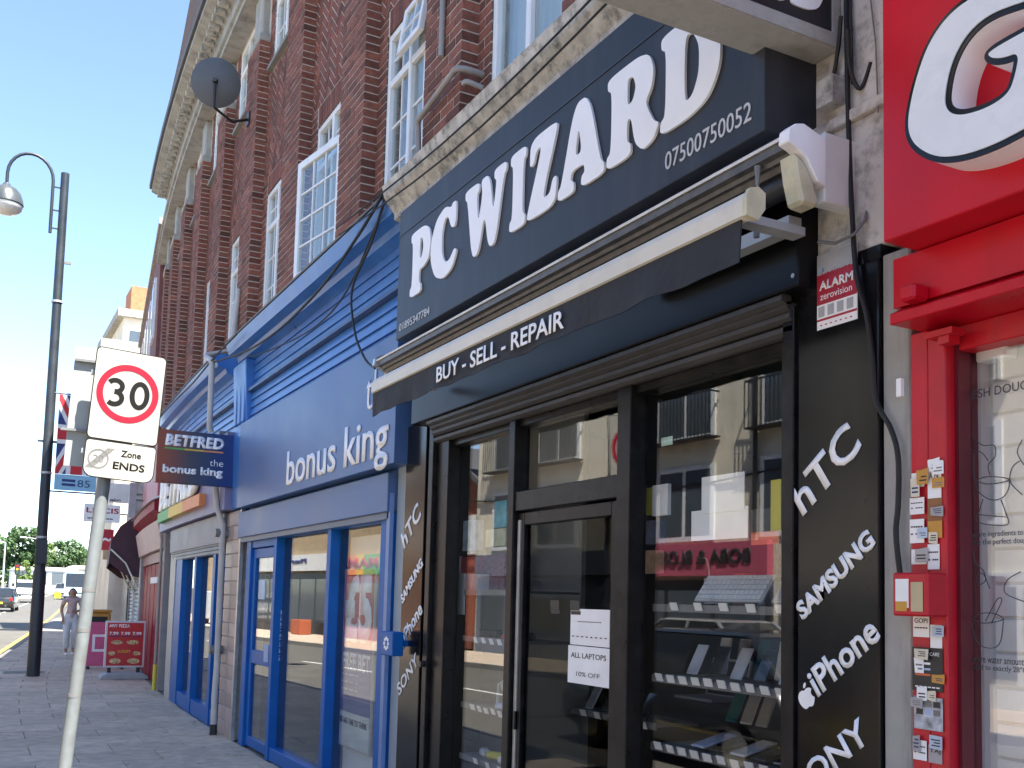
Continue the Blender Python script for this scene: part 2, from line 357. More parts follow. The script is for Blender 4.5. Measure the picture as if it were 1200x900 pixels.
# paving slabs, built where the photo shows them apart
slabm = [MB().box(.004, .746, .004, .596, -.06, z_).mesh('paving_slab', SLAB, bevel=.006) for z_ in (.0, .002, .004)]
s = 8.6; row = 0; cnt = 0
while s < 42:
    off = -.37*(row % 2); d = KD+.135+off
    while d < -.02:
        w0 = max(d, KD+.135); w1 = min(d+.75, .0)
        if w1-w0 > .12:
            o = ob('paving_slab', random.choice(slabm), pv, W(w0, s, random.uniform(-.002, .002)), (random.uniform(-.002, .002), random.uniform(-.002, .002), -theta(s)))
            o.scale.x = (w1-w0)/.75; cnt += 1
        d += .75
    s += .6; row += 1
# ================================================================ the brick terrace
bb = TW('brick_building', 'long red brick terrace with white windows and stone cornice above the shops', 'building', 12, 4, 0)
SE = 24.6
WB(MB().sbox(.1, 9, -22, 2.36, 3.0, 8.2), 'unseen_shade_wall', mat('plain_brick', (.16, .06, .05), .9, .3, 12, bump=.3), bb)  # unseen wall added to shade the pavement, kept low for sun on the sign
WN = [5.02+2.03*k for k in range(9)]                                # near edge of each window
WWD = 1.0
wm = MB().sbox(.57, 9, 4.2, SE, 3.0, 9.5).sbox(.57, 9, 2.36, 4.2, 3.0, 8.2).sbox(5.4, 9, -22, SE, 0, 3.0)
edges = [4.2]+[q for n in WN for q in (n, n+WWD)]+[SE]
for i in range(0, len(edges), 2): wm.sbox(.2545, .57, edges[i], edges[i+1], 3.6, 9.5)
wm.sbox(.2545, .57, 2.36, 4.2, 3.6, 8.2)  # unseen top of this stretch lowered so sun reaches the speed sign
for n in WN: wm.sbox(.2545, .57, n, n+WWD, 3.6, 4.45).sbox(.2545, .57, n, n+WWD, 6.42, 8.05).sbox(.2545, .57, n, n+WWD, 9.18, 9.5)
wall = WB(wm, 'wall', MORTAR, bb)
bricks = []                                                        # (d0, d1, s0, s1, z0, z1)
def course_fill(d0, d1, s0, s1, z0, z1, L=.225, j=.014, off=0):
    z = z0; r = 0
    while z < z1-.03:
        zt = min(z+.062, z1); s_ = s0-(L*.5 if (r+off) % 2 else 0)
        while s_ < s1-.005:
            a = max(s_, s0); b = min(s_+L-j, s1)
            if b-a > .03: bricks.append((d0+random.uniform(-.002, .002), d1, a, b, z, zt))
            s_ += L
        z += .075; r += 1
pil = [WN[k]-.515+.01 for k in range(0, 10) if k < 9]+[WN[8]+1.515]      # pilaster centres
pcore = MB()
for i, pc in enumerate(pil):
    course_fill(.12, .3, pc-.325, pc+.325, 4.2, 8.46); pcore.sbox(.1245, .26, pc-.3205, pc+.3205, 4.2, 8.455)
WB(pcore, 'pilaster_core', MORTAR, bb)
ZH = 6.42
for k, n in enumerate(WN):
    a, b = n-.19, n; c, e = n+WWD, n+WWD+.2
    for (p, q) in ((a, b), (c, e)):
        course_fill(.25, .3, p, q-.004, 4.2, ZH+.22, off=1); course_fill(.25, .3, p, q-.004, 8.0, 9.2, off=1)
    s_ = n
    while s_ < n+WWD-.03: bricks.append((.25, .3, s_, s_+.065, ZH, ZH+.215)); s_ += .075      # soldier course
# herringbone spandrels
def clip(poly, x0, x1, y0, y1):
    for ax, lim, sg in ((0, x0, 1), (0, x1, -1), (1, y0, 1), (1, y1, -1)):
        out = []
        for i in range(len(poly)):
            p, q = poly[i], poly[(i+1) % len(poly)]; a = (p[ax]-lim)*sg; b = (q[ax]-lim)*sg
            if a >= 0: out.append(p)
            if (a < 0) != (b < 0): t = a/(a-b); out.append((p[0]+(q[0]-p[0])*t, p[1]+(q[1]-p[1])*t))
        poly = out
        if len(poly) < 3: return []
    return poly
def tone():
    t = random.gauss(1, .22); t = min(max(t, .5), 1.6); h = random.random()
    return (.195*t, .067*t*(.85+.3*h), .043*t*(.8+.4*h))
hb = MB()
def herring(s0, s1, z0, z1, d):
    w = .075; j = .007; cs = (s0+s1)/2; cz = (z0+z1)/2; R2 = cos(pi/4)
    for a in range(-18, 19):
        for mth in range(-4, 5):
            for rect in (((a+6*mth), a, 3, 1), (a, a-5+6*mth, 1, 3)):
                x, y, lx, ly = rect; x0, y0, x1, y1 = x*w+j, y*w+j, (x+lx)*w-j, (y+ly)*w-j
                if hypot((x0+x1)/2, (y0+y1)/2) > 1.3: continue
                q = [((px-py)*R2+cs, (px+py)*R2+cz) for px, py in ((x0, y0), (x1, y0), (x1, y1), (x0, y1))]
                q = clip(q, s0, s1, z0, z1)
                if len(q) < 3: continue
                k = len(q); f = d+random.uniform(-.003, .002); vs = [(f, *p) for p in q]+[(.3, *p) for p in q]; tn = tone()
                hb.add(vs, [tuple(range(k))]+[(i, (i+1) % k, k+(i+1) % k, k+i) for i in range(k)], tn)
for n in WN: herring(n-.185, n+WWD+.19, ZH+.23, 7.98, .25)
o = WB(hb, 'herringbone_brickwork', BRICKA, bb); o['kind'] = 'stuff'
# the 300 bricks that show largest are bricks of their own
def score(b):
    p = W(b[0], (b[2]+b[3])/2, (b[4]+b[5])/2); u, v, f = proj(p)
    if not (-5 < v < 300 and 0 < u < 1010): return 1e9
    if (b[4]-1.6)/(FD+b[0]) < (4.42-1.6)/(FD-.28): return 1e9
    return f
bricks.sort(key=score)
near, rest = bricks[:300], bricks[300:]
bmesh_cache = {}
for b in near:
    key = (round(b[3]-b[2], 2), round(b[1]-b[0], 2), round(b[5]-b[4], 3))
    if key not in bmesh_cache: bmesh_cache[key] = MB().box(0, key[1], 0, key[0], 0, key[2]).mesh('brick', BRICKS)
    o = ob('brick', bmesh_cache[key], wall); o.location = W(b[0], b[2], b[4])-world_loc(wall); o.rotation_euler = (0, 0, -theta(b[2]))
mb = MB()
for b in rest: mb.box(*b, col=tone())
o = WB(mb, 'brickwork', BRICKA, bb); o['kind'] = 'stuff'
# windows
CURTW = mat('white_curtain', (.7, .71, .7), .9, .1, 3)
def framed(mb, d0, d1, s0, s1, z0, z1, t):            # a rectangle of four butted bars
    mb.box(d0, d1, s0, s0+t, z0, z1).box(d0, d1, s1-t, s1, z0, z1).box(d0, d1, s0+t, s1-t, z0, z0+t).box(d0, d1, s0+t, s1-t, z1-t, z1)
def glazing(parent, d, s0, s1, z0, z1, nc, nr, bar=.018):
    WB(MB().box(d, d+.006, s0, s1, z0, z1), 'pane', G_WIN, parent)
    if nc > 1 or nr > 1:
        mb = MB()
        for i in range(1, nc): q = s0+(s1-s0)*i/nc; mb.box(d-.006, d+.012, q-bar/2, q+bar/2, z0, z1)
        for i in range(1, nr): q = z0+(z1-z0)*i/nr; mb.box(d-.008, d+.014, s0, s1, q-bar/2, q+bar/2)
        WB(mb, 'glazing_bar', UPVC, parent)
def curtain(parent, s0, s1, z0, z1, m, d=.5, gap=None):
    mb = MB(); n = 40; vs = []; fs = []
    for i in range(n+1):
        q = s0+(s1-s0)*i/n; dd = d+.02*sin(i*1.7)+.012*sin(i*.6)
        vs += [(dd, q, z0), (dd, q, z1)]
    for i in range(n):
        if gap and gap[0] < i/n < gap[1]: continue
        fs.append((2*i, 2*i+1, 2*i+3, 2*i+2))
    mb.add(vs, fs); WB(mb, 'curtain', m, parent)
for k, n in enumerate(WN):
    e = n+WWD; mid = (n+e)/2
    for fl in (0, 1):
        z0, z1 = ((4.45, ZH) if fl == 0 else (8.05, 9.18))
        win = MB(); framed(win, .262, .33, n+.002, e-.002, z0, z1, .055)
        win.box(.264, .33, mid-.03, mid+.03, z0+.055, z1-.055)
        tz = z0+(z1-z0)*(.775 if fl == 0 else .7)
        if not (k == 0 and fl == 0):
            win.box(.268, .33, n+.055, mid-.03, tz-.03, tz+.03).box(.268, .33, mid+.03, e-.055, tz-.03, tz+.03)
        win = WB(win, 'window_frame', UPVC, bb, bevel=.006)
        if fl == 1: WB(MB().box(.19, .26, n-.04, e+.06, z0-.05, z0-.004), 'sill', mat('grey_sill', (.22, .215, .2), .8, .15), bb)
        lo, hi = z0+.055, z1-.055
        if k == 0 and fl == 0:
            glazing(win, .3, n+.055, mid-.03, lo, hi, 1, 1); glazing(win, .3, mid+.03, e-.055, lo, hi, 1, 1)
            curtain(win, n, e, z0, z1, CURT, .42)
        else:
            opened = fl == 0 and k == 2; vent = fl == 0 and k == 1
            for (a, b, near_) in ((n+.055, mid-.03, 1), (mid+.03, e-.055, 0)):
                nr = 4 if fl == 0 else 2
                if not opened: glazing(win, .3, a, b, lo, tz-.03, 2, nr)
                if not (vent and near_): glazing(win, .3, a, b, tz+.03, hi, 2, 2 if fl == 0 else 1)
            curtain(win, n, e, z0, z1, random.choice((CURT, CURTW, mat('grey_blind', (.35, .36, .36), .9))), .5, (.35, random.choice((.36, .55, .75))))
            if vent or opened:
                piv = W(.262, n+.03, tz+.03)
                leaf = MB(); L = MB()
                if vent:      # top hung light swung out
                    w_, h_ = mid-n-.03, hi-tz+.02
                    framed(leaf, -.045, 0, 0, w_, -h_, 0, .05); lf = leaf.build('open_top_light', UPVC, win, bevel=.004)
                    lf.location = W(.25, n+.03, hi+.02)-world_loc(win); lf.rotation_euler = (0, radians(9), 0)
                    MB().box(-.026, -.02, .05, w_-.05, -h_+.05, -.05).build('pane', G_WIN, lf)
                    q = MB().box(-.03, -.012, w_/2-.008, w_/2+.008, -h_+.05, -.05).box(-.032, -.01, .05, w_-.05, -h_/2-.008, -h_/2+.008).build('glazing_bar', UPVC, lf)
                else:         # side hung casement swung out
                    w_, h_ = e-n-.06, tz-z0-.02
                    framed(leaf, -.05, 0, 0, w_, 0, h_, .075); lf = leaf.build('open_casement', UPVC, win, bevel=.004)
                    lf.location = W(.25, n+.03, z0+.03)-world_loc(win); lf.rotation_euler = (0, 0, radians(9))
                    MB().box(-.028, -.022, .075, w_-.075, .075, h_-.075).build('pane', G_WIN, lf)
                    q = MB()
                    for i in (1, 2): q.box(-.034, -.014, .075+(w_-.15)*i/3-.009, .075+(w_-.15)*i/3+.009, .075, h_-.075)
                    for i in range(1, 5): q.box(-.036, -.012, .075, w_-.075, .075+(h_-.15)*i/5-.009, .075+(h_-.15)*i/5+.009)
                    q.build('glazing_bar', UPVC, lf)
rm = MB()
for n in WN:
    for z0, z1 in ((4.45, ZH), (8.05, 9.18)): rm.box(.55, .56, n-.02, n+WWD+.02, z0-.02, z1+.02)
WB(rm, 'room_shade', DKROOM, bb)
# stone: columns, capitals, frieze, cornice, gutter, parapet
for pc in pil:
    c = WB(MB().box(.16, .3, pc-.2, pc+.2, 8.6, 9.2), 'stone_column', STONE2, bb, bevel=.02)
    WB(MB().box(.105, .3, pc-.33, pc+.33, 8.46, 8.54).box(.13, .3, pc-.27, pc+.27, 8.54, 8.6), 'capital', STONE2, c, bevel=.012)
WB(MB().extr([(.02, 9.2), (.3, 9.2), (.3, 9.5), (.0, 9.5), (-.02, 9.28), (.02, 9.27)], 4.2, SE, 1), 'frieze', STONE2, bb)
WB(MB().extr([(.0, 9.5), (.35, 9.5), (.35, 9.68), (-.3, 9.68), (-.3, 9.62), (-.2, 9.58), (-.06, 9.55)], 4.2, 21.2, 1), 'cornice', STONE2, bb)
dm = MB()
q = 4.3
while q < 21.1: dm.box(-.19, -.05, q, q+.1, 9.5, 9.578); q += .22
o = WB(dm, 'dentil_course', STONE, bb); o['kind'] = 'stuff'
WB(MB().extr([(-.34, 9.685), (-.28, 9.685), (-.28, 9.76), (-.35, 9.76)], 4.2, 21.22, 1), 'gutter', mat('lead_grey', (.09, .085, .08), .6, .2, 6), bb)
TILE = mat('brown_roof_tile', (.14, .085, .065), .85, .3, 14, bump=.6, bscale=18)
pr = MB(); pts = [(4.2, 10.5), (14.0, 10.5), (15.2, 10.42), (16.2, 10.0), (17.6, 9.78)]
for (a, za), (b, zb) in zip(pts, pts[1:]):
    n_ = max(1, int((b-a)/1.2))
    for i in range(n_):
        q0, q1 = a+(b-a)*i/n_, a+(b-a)*(i+1)/n_; z0, z1 = za+(zb-za)*i/n_, za+(zb-za)*(i+1)/n_
        pr.add([(-.33, q0, 9.762), (.1, q0, 9.762), (.1, q1, 9.762), (-.33, q1, 9.762), (-.34, q0, z0), (.1, q0, z0), (.1, q1, z1), (-.34, q1, z1)], [(0, 3, 2, 1), (4, 5, 6, 7), (0, 1, 5, 4), (1, 2, 6, 5), (2, 3, 7, 6), (3, 0, 4, 7)])
WB(pr, 'tiled_parapet', TILE, bb)
WB(MB().extr([(.1, 9.69), (9, 9.69), (5, 10.5)], 4.2, SE, 2), 'roof', TILE, bb)
# stained stone ledge over the near shop
WB(MB().extr([(-.28, 4.36), (-.3, 4.44), (-.26, 4.47), (.1, 4.5), (.26, 4.5), (.26, 4.16), (-.1, 4.16), (-.1, 4.2), (-.2, 4.22), (-.2, 4.26)], 2.36, 6.55, .5), 'ledge', STONE, bb)
WB(MB().box(-.2, -.1, 4.7, 4.78, 4.12, 4.16), 'ledge_bracket', STONE, bb)
# waste pipes on the brickwork
GP = mat('grey_plastic_pipe', (.3, .28, .26), .5, .15, 8, stain=(.12, .11, .1), stamt=.5)
for pts, r in (([(.25, 6.12, 5.2), (.12, 6.13, 5.21), (.06, 6.17, 5.21), (.06, 6.26, 5.2), (.06, 6.75, 5.13), (.06, 6.82, 5.11), (.07, 6.84, 5.05), (.08, 6.84, 4.85), (.08, 6.9, 4.78), (.09, 6.98, 4.77), (.09, 6.99, 4.6)], .022),
               ([(.2, 6.02, 5.05), (.1, 6.05, 5.08), (.1, 6.12, 5.1)], .018), ([(.1, 6.52, 5.48), (.1, 6.52, 7.5)], .022)):
    p = WB(MB().tube(smooth_path(pts, 4) if len(pts) > 2 else pts, r, 10), 'waste_pipe', GP, None, smooth=True); tag(p, {0: 'bent grey waste pipe elbowing across the brick pilaster', 1: 'stub of grey pipe poking out beside the curtained window', 2: 'straight grey downpipe cut off halfway down the brick pilaster'}[[.022, .018, .022].index(r) if len(pts) != 2 else 2], 'pipe')
# cables drooping along the ledge
for i, (dz, dd, lab) in enumerate(((0, -.31, 'thin black cable sagging along the stone ledge, upper of two'), (-.05, -.29, 'thin black cable sagging along the stone ledge, lower of two'))):
    pts = [(dd-.005*sin(q*.9), 2.5+q*.5, 4.44+dz-.11*sin(pi*q/10)*(1+.3*i)) for q in range(11)]
    tag(WB(MB().tube(pts, .006, 6), 'cable', CABLE, None), lab, 'cable')
# ================================================================ PC WIZARD shop
pc = TW('shop_front', 'glossy black phone shop front with glass door between two display windows', 'shop', 4.6, .3, 0)
# pilasters with the brand lettering
def apple(h, m):
    lp = [(.5, .72), (.38, .78), (.2, .76), (.06, .62), (.02, .42), (.1, .18), (.26, .0), (.4, .0), (.5, .05), (.6, .0), (.74, .0), (.88, .16), (.95, .3), (.84, .38), (.8, .5), (.86, .62), (.93, .66), (.8, .77), (.62, .78)]
    leaf = [(.5, .82), (.52, .95), (.68, 1.05), (.7, .94), (.6, .83)]
    me = outline_mesh([lp, leaf], m, .002, 'fruit_logo', smooth=2)
    for v in me.vertices: v.co.x *= h; v.co.y *= h
    return me
def pilaster(s0, s1):
    p = plate('pilaster', BLACK, s0, s1, 0, 2.79, -.02, .12, pc, bevel=.004)
    a = radians(38); sl_ = s1-.03
    words = (('hTC', 1.93, .36, .13, .022, .03, .5), ('SAMSUNG', 1.555, .43, .07, .045, .03, 1.), ('iPhone', 1.29, .36, .1, .025, .0, 1.), ('SONY', .93, .4, .09, .02, .0, 1.05))
    for wd, z, w, h, bold, sh, sp in words:
        s_ = sl_
        if wd == 'iPhone': s_ -= .075
        put(text_mesh(wd, w, h, VINYL, .002, bold=bold, shear=sh, spacing=1.0), 'lettering', p, STREET, W(-.022, s_, z), 0, a)
    put(apple(.085, VINYL), 'fruit_logo', p, STREET, W(-.022, sl_+.005, 1.235), 0, radians(25))
    return p
pilaster(2.425, 2.80); pilaster(6.27, 6.62)
plate('end_panel', mat('pale_blue_grey_panel', (.3, .36, .4), .4, .08, 3), 6.62, 6.86, 0, 2.75, .02, .1, pc)
FRM = MB()
def bar(s0, s1, z0, z1, d0=0., d1=.1): FRM.box(d0, d1, s0, s1, z0, z1)
bar(5.95, 6.12, 0, 2.78); bar(2.80, 2.9, 0, 2.78, -.01)
bar(5.05, 5.12, 0, 2.62); bar(3.91, 4.02, 0, 2.62)
bar(5.12, 5.95, 2.58, 2.66, .03); bar(4.02, 5.05, 2.58, 2.66, .03); bar(2.9, 3.91, 2.58, 2.66, .03)
bar(4.02, 5.05, 2.10, 2.21, .01)
bar(5.12, 5.95, .0, .42, .01); bar(2.9, 3.91, .0, .42, .01)
WB(FRM, 'window_frame', BLACKF, pc, bevel=.004)
WB(MB().box(-.03, .03, 6.13, 6.2, 0, 2.72), 'shutter_guide', BLACKF, pc, bevel=.004)
WB(MB().box(-.03, -.011, 2.815, 2.875, 0, 2.72), 'shutter_guide', BLACKF, pc, bevel=.004)
m_ = MB(); m_.tube([(-.03, 6.165, 1.18), (-.06, 6.165, 1.18)], .02, 12); WB(m_, 'shutter_lock', DARK, pc)
for (a, b, z0, z1) in ((5.12, 5.95, .42, 2.58), (4.02, 5.05, 2.21, 2.58), (2.9, 3.91, .42, 2.58)): WB(MB().box(.078, .086, a, b, z0, z1), 'pane', G_SHOP, pc)
dr = MB(); framed(dr, .03, .08, 4.03, 5.04, .02, 2.09, .07); dr = WB(dr, 'door', BLACKF, pc, bevel=.004)
WB(MB().box(.052, .06, 4.1, 4.97, .09, 2.02), 'pane', glassmat('door_glass', (.72, .74, .74), .5, mul=.35), dr)
WB(MB().box(.015, .03, 5.0, 5.02, .9, 1.0), 'handle', DARK, dr)
WB(MB().box(.022, .03, 5.0, 5.03, .1, 2.05), 'door_edge_strip', ALU, dr)
# roller shutter box and rolled slats
WB(MB().extr([(-.1, 2.76), (-.1, 3.3), (.25, 3.3), (.25, 2.76)], 2.72, 6.36, 2), 'shutter_box', mat('satin_black_box', (.007, .007, .008), .3, .2, 4, spec=.2, bump=.03, bscale=4), pc, bevel=.006)
for i, (z0, d0) in enumerate(((2.735, -.085), (2.71, -.06), (2.675, -.045), (2.63, -.03))):
    WB(MB().extr([(d0, z0), (d0+.02, z0-.012), (d0+.05, z0-.012), (d0+.05, z0+.022), (d0+.01, z0+.026), (d0, z0+.018)], 2.82, 6.13, 2), 'shutter_slat', SHUT, pc)
for s_, z_ in ((2.74, 2.8), (2.6, 2.78)): WB(MB().tube([(-.1, s_, z_), (-.106, s_, z_)], .009, 8), 'screw', STEEL, pc)
# interior
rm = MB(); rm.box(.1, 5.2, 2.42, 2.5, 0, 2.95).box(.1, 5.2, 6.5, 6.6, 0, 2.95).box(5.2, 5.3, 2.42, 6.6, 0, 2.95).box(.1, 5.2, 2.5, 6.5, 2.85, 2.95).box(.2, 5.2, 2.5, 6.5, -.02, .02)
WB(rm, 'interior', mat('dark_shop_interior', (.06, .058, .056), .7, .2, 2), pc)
WB(MB().box(.55, .58, 5.2, 6.5, .4, 2.85).box(.1, .58, 5.14, 5.16, .4, 1.2), 'display_back', mat('pegboard', (.26, .26, .25), .7, .1, 4), pc)
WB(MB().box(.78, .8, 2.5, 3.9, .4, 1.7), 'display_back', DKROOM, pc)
# shelves: glass-and-steel display shelves, each a thing
def shelf(s0, s1, z, label, d0=.14, d1=.5, lip=PAPER):
    t = TW('display_shelf', label, 'shelf', (s0+s1)/2, .3, z)
    WB(MB().box(d0, d1, s0, s1, z-.015, z), 'board', MIDG, t); WB(MB().box(d0-.006, d0, s0, s1, z-.03, z+.004), 'front_edge', lip, t); return t
G1 = 'price tags in the display windows'
tagm = MB().box(-.004, 0, 0, .052, 0, .036).mesh('price_tag', PAPER)
lines = text_mesh('£99', .035, .016, DARK, .0005)
def tags(s0, s1, z, n, d, label):
    for i in range(n):
        q = s0+(s1-s0)*(i+.1)/n
        o = ob('price_tag', tagm, None, W(d, q, z+random.uniform(-.003, .003)), (0, radians(-20), random.uniform(-.06, .06))); tag(o, label, 'price tag', G1)
zr1 = fp(850, 708, .2)[1]; zr2 = fp(835, 795, .2)[1]; zr3 = fp(835, 880, .2)[1]
L1 = 'white price tag along the front edge of the {} shelf in the right hand display window'
shelf(2.92, 3.9, zr1-.01, 'display shelf holding the white keyboard', lip=MIDG); tags(3.0, 3.85, zr1-.03, 5, .13, 'white price tag under the white keyboard')
shelf(2.92, 3.9, zr2-.01, 'display shelf with the middle row of phones', lip=MIDG); tags(2.92, 3.88, zr2-.03, 11, .13, 'white price tag on the shelf edge under the middle row of phones')
shelf(2.92, 3.9, zr3-.01, 'lowest display shelf with phones laid flat in a row', lip=MIDG); tags(2.92, 3.88, zr3-.03, 11, .13, 'white price tag on the shelf edge under the flat row of phones')
def phone(s, z, d, col, label, w=.075, h=.15, tilt=60, rz=0, group='phones in the display windows', screen=(.01, .012, .016)):
    t = T('phone', label, 'phone', W(d, s, z), group); t.rotation_euler = (0, radians(tilt), radians(rz))
    me_key = ('ph', col.name, round(w, 3), round(h, 3), screen)
    MB().box(-.009, 0, -w/2, w/2, 0, h).build('case', col, t, bevel=.003)
    MB().box(-.0105, -.009, -w/2+.004, w/2-.004, .006, h-.006).build('screen', mat('phone_screen_%d' % int(screen[2]*1000), screen, .08, .1, 10, coat=.5), t)
    return t
SILV = mat('silver_plastic', (.6, .61, .62), .35, .05, 9); LBLUE = mat('pale_blue_plastic', (.4, .5, .7), .4, .06, 9); GREYP = mat('grey_plastic', (.3, .3, .31), .4, .08, 9)
for i in range(6):
    lab, col, sc = (('silver phone leaning on the middle shelf of the right window', SILV, (.5, .5, .5)), ('black phone leaning on the middle shelf of the right window', DARK, (.01, .012, .016)))[i % 2]
    phone(3.75-.15*i, zr2, .25, col, lab, screen=sc, tilt=28)
for i, (col, lab) in enumerate(((LBLUE, 'pale blue phone lying flat on the lowest shelf of the right window'), (DARK, 'black phone lying flat beside the pale blue one'), (SILV, 'white phone lying flat on the lowest shelf of the right window'), (DARK, 'large black tablet lying flat beside the white phone'), (GREYP, 'dark grey phone lying flat near the black tablet'), (GREYP, 'mid grey phone lying flat at the end of the lowest shelf'))):
    phone(3.62-.13*i, zr3+.004, .18, col, lab, tilt=76, group=None, screen=(.4, .45, .6) if col is LBLUE else (.5, .5, .5) if col is SILV else (.015, .015, .02), w=.09, h=.19)
for i, (col, lab) in enumerate(((TEAL, 'teal boxed phone standing behind the flat phones'), (SILV, 'silver handset standing behind the flat phones, beside the teal box'), (GREYP, 'grey handset standing behind the flat phones'), (DARK, 'black handset with green sticker behind the flat phones'))):
    phone(3.68-.1*i-(.12 if i == 3 else 0), zr3+.1, .42, col, lab, tilt=25, group=None, screen=(.02, .12, .12) if i == 0 else (.3, .3, .3))
for i in range(6):
    phone(3.1+.13*i, zr2, .42, (DARK, GREYP, SILV)[i % 3], ('black boxed phone standing at the back of the middle shelf', 'grey boxed phone standing at the back of the middle shelf', 'silver boxed phone standing at the back of the middle shelf')[i % 3], tilt=12, h=.17, screen=((.02, .05, .12), (.2, .2, .22), (.45, .45, .45))[i % 3])
for i, (w_, h_, m, lb) in enumerate(((.09, .13, PAPER, 'white boxed charger standing behind the keyboard'), (.07, .16, DARK, 'tall black box standing behind the keyboard'), (.11, .1, LBLUE, 'pale blue box standing behind the keyboard'), (.08, .14, ORANGE, 'orange box standing behind the keyboard'), (.1, .12, SILV, 'silver box standing behind the keyboard'))):
    q = 2.98+.19*i; tag(WB(MB().box(.38, .45, q, q+w_, zr1, zr1+h_), 'boxed_gadget', m, None, bevel=.003), lb, 'box')
# white keyboard
kz = zr1+.006
t = T('keyboard', 'white computer keyboard propped up on the upper shelf of the right window', 'keyboard', W(.2, 3.45, kz)); t.rotation_euler = (0, radians(35), 0)
MB().box(-.012, 0, -.22, .22, 0, .14).build('body', SILV, t, bevel=.003)
kk = MB()
for r in range(5):
    for c_ in range(14): kk.box(-.018, -.012, -.212+c_*.0303, -.212+c_*.0303+.026, .008+r*.026, .008+r*.026+.021)
kk.build('keys', mat('white_key', (.75, .76, .77), .4, .03), t)
phone(3.14, kz, .2, SILV, 'white slim phone leaning beside the keyboard', tilt=40, group=None, screen=(.5, .5, .5))
tag(WB(MB().tube([(.3, 3.72, kz+.2), (.3, 3.7, kz+.15), (.28, 3.67, kz+.05), (.25, 3.68, kz)], .004, 6), 'earphone_lead', CREAMP, None), 'thin cream earphone lead hanging beside the keyboard', 'cable')
def card(name, label, cat, u0, v0, u1, v1, m, d=.105, th=.004, texts=(), dz=0):
    s0, z0 = fp(u0, v1, d); s1, _ = fp(u1, v1, d); _, z1 = fp((u0+u1)/2, (v0), d); _, z0 = fp((u0+u1)/2, v1, d)
    t = tag(WB(MB().box(d, d+th, s1, s0, z0, z1), name, m, None), label, cat)
    for body, fx, fz, fw, fh, mm in texts:
        q = put(text_mesh(body, (s0-s1)*fw, (z1-z0)*fh, mm, .0008), 'lettering', t, STREET, W(d-.0012, s0-(s0-s1)*fx, z0+(z1-z0)*fz))
    return t
card('paper_notice', 'tall white paper notice taped inside the right display window', 'notice', 822, 556, 872, 600, PAPER, .11)
card('paper_notice', 'wide white paper notice hanging below the tall one in the right window', 'notice', 810, 596, 876, 632, PAPER, .115)
tx = (('YEARS', .25, .42, .5, .1, VINYL), ('LAPTOP REPAIR', .08, .1, .84, .1, DARK))
card('leaflet', 'black and orange leaflet at the edge of the right display window', 'leaflet', 880, 596, 912, 638, DARK, .11)
card('orange_card', 'orange card below the black leaflet in the right display window', 'card', 880, 623, 913, 638, ORANGE, .104)
card('yellow_leaflet', 'yellow and white leaflet overlapping the black leaflet', 'leaflet', 903, 562, 915, 622, YELLOW, .107)
card('notice', 'white notice with two small laptop drawings taped inside the glass door', 'notice', 668, 714, 714, 757, PAPER, .045, texts=(('-----------', .2, .64, .6, .02, DARK), ('- - - - - - - -', .06, .22, .88, .03, DARK)))
t = card('notice', 'white notice reading ALL LAPTOPS 10% OFF taped inside the glass door', 'notice', 665, 758, 714, 803, PAPER, .045, texts=(('ALL LAPTOPS', .08, .68, .84, .14, DARK), ('10% OFF', .22, .2, .56, .12, MIDG)))
lapm = MB().box(-.001, 0, -.045, .045, 0, .05).box(-.0012, 0, -.055, .035, -.02, -.002).mesh('laptop_drawing', DARK)
n_ = bpy.data.objects['notice']
for q in (4.62, 4.42): put(lapm.copy(), 'laptop_drawing', n_, Matrix.Identity(4), W(.044, q+.02, 1.56))
card('yellow_packet', 'yellow packaged accessory hanging at the edge of the right window', 'packet', 750, 572, 764, 604, YELLOW, .16, .02)
card('white_packet', 'white packaged accessory with orange strip in the right window', 'packet', 764, 568, 782, 604, PAPER, .15, .02)
card('phone_box', 'blue screened phone box on the upper ledge of the right window', 'box', 752, 610, 768, 638, mat('navy_box', (.02, .06, .2), .3, .4, 25), .2, .06)
card('notice', 'small pale sticker on the glass of the right display window', 'sticker', 775, 512, 788, 522, mat('mint_sticker', (.5, .7, .6), .6), .09, .002)
card('packaging', 'pink and yellow packaging under the blue screened phone box', 'packet', 749, 645, 768, 672, mat('pink_yellow', (.65, .35, .2), .6, .3, 20), .2, .05)
# left display window
zl = [fp(550, v, .2)[1] for v in (692, 745, 822, 882)]
for z_, lb in zip(zl, ('display shelf with the speaker box and accessories', 'display shelf with the red and black accessories', 'display shelf with the white tablet stand', 'lowest display shelf with small white gadgets')):
    shelf(5.13, 5.94, z_, lb, lip=MIDG)
for z_, n, lb in ((zl[1], 6, 'red and black accessories'), (zl[2], 7, 'white tablet stand'), (zl[3], 4, 'small white gadgets')):
    tags(5.16, 5.8, z_-.03, n, .13, 'white price tag on the shelf edge under the '+lb)
card('pouch', 'crinkled teal pouch hanging in the left display window', 'pouch', 511, 612, 528, 648, TEAL, .2, .05)
card('speaker_box', 'tall white speaker box on the top shelf of the left window', 'box', 509, 656, 523, 698, PAPER, .2, .1, texts=(('c', .25, .35, .5, .35, DARK),))
card('boxed_gadget', 'blue and white boxed gadget in the left display window', 'box', 542, 610, 556, 645, mat('pale_box', (.45, .6, .75), .4, .3, 15), .25, .06)
card('boxed_watch', 'pale yellow boxed watch in the left display window', 'box', 569, 620, 592, 640, mat('pale_yellow_box', (.6, .62, .42), .5, .15, 15), .25, .06)
card('boxed_gadget', 'turquoise boxed gadget above the pale yellow watch box', 'box', 579, 587, 593, 618, mat('turquoise_box', (.15, .5, .6), .4, .3, 15), .25, .06)
card('carton', 'wide white carton on the top shelf of the left window', 'box', 524, 673, 553, 697, PAPER, .2, .12)
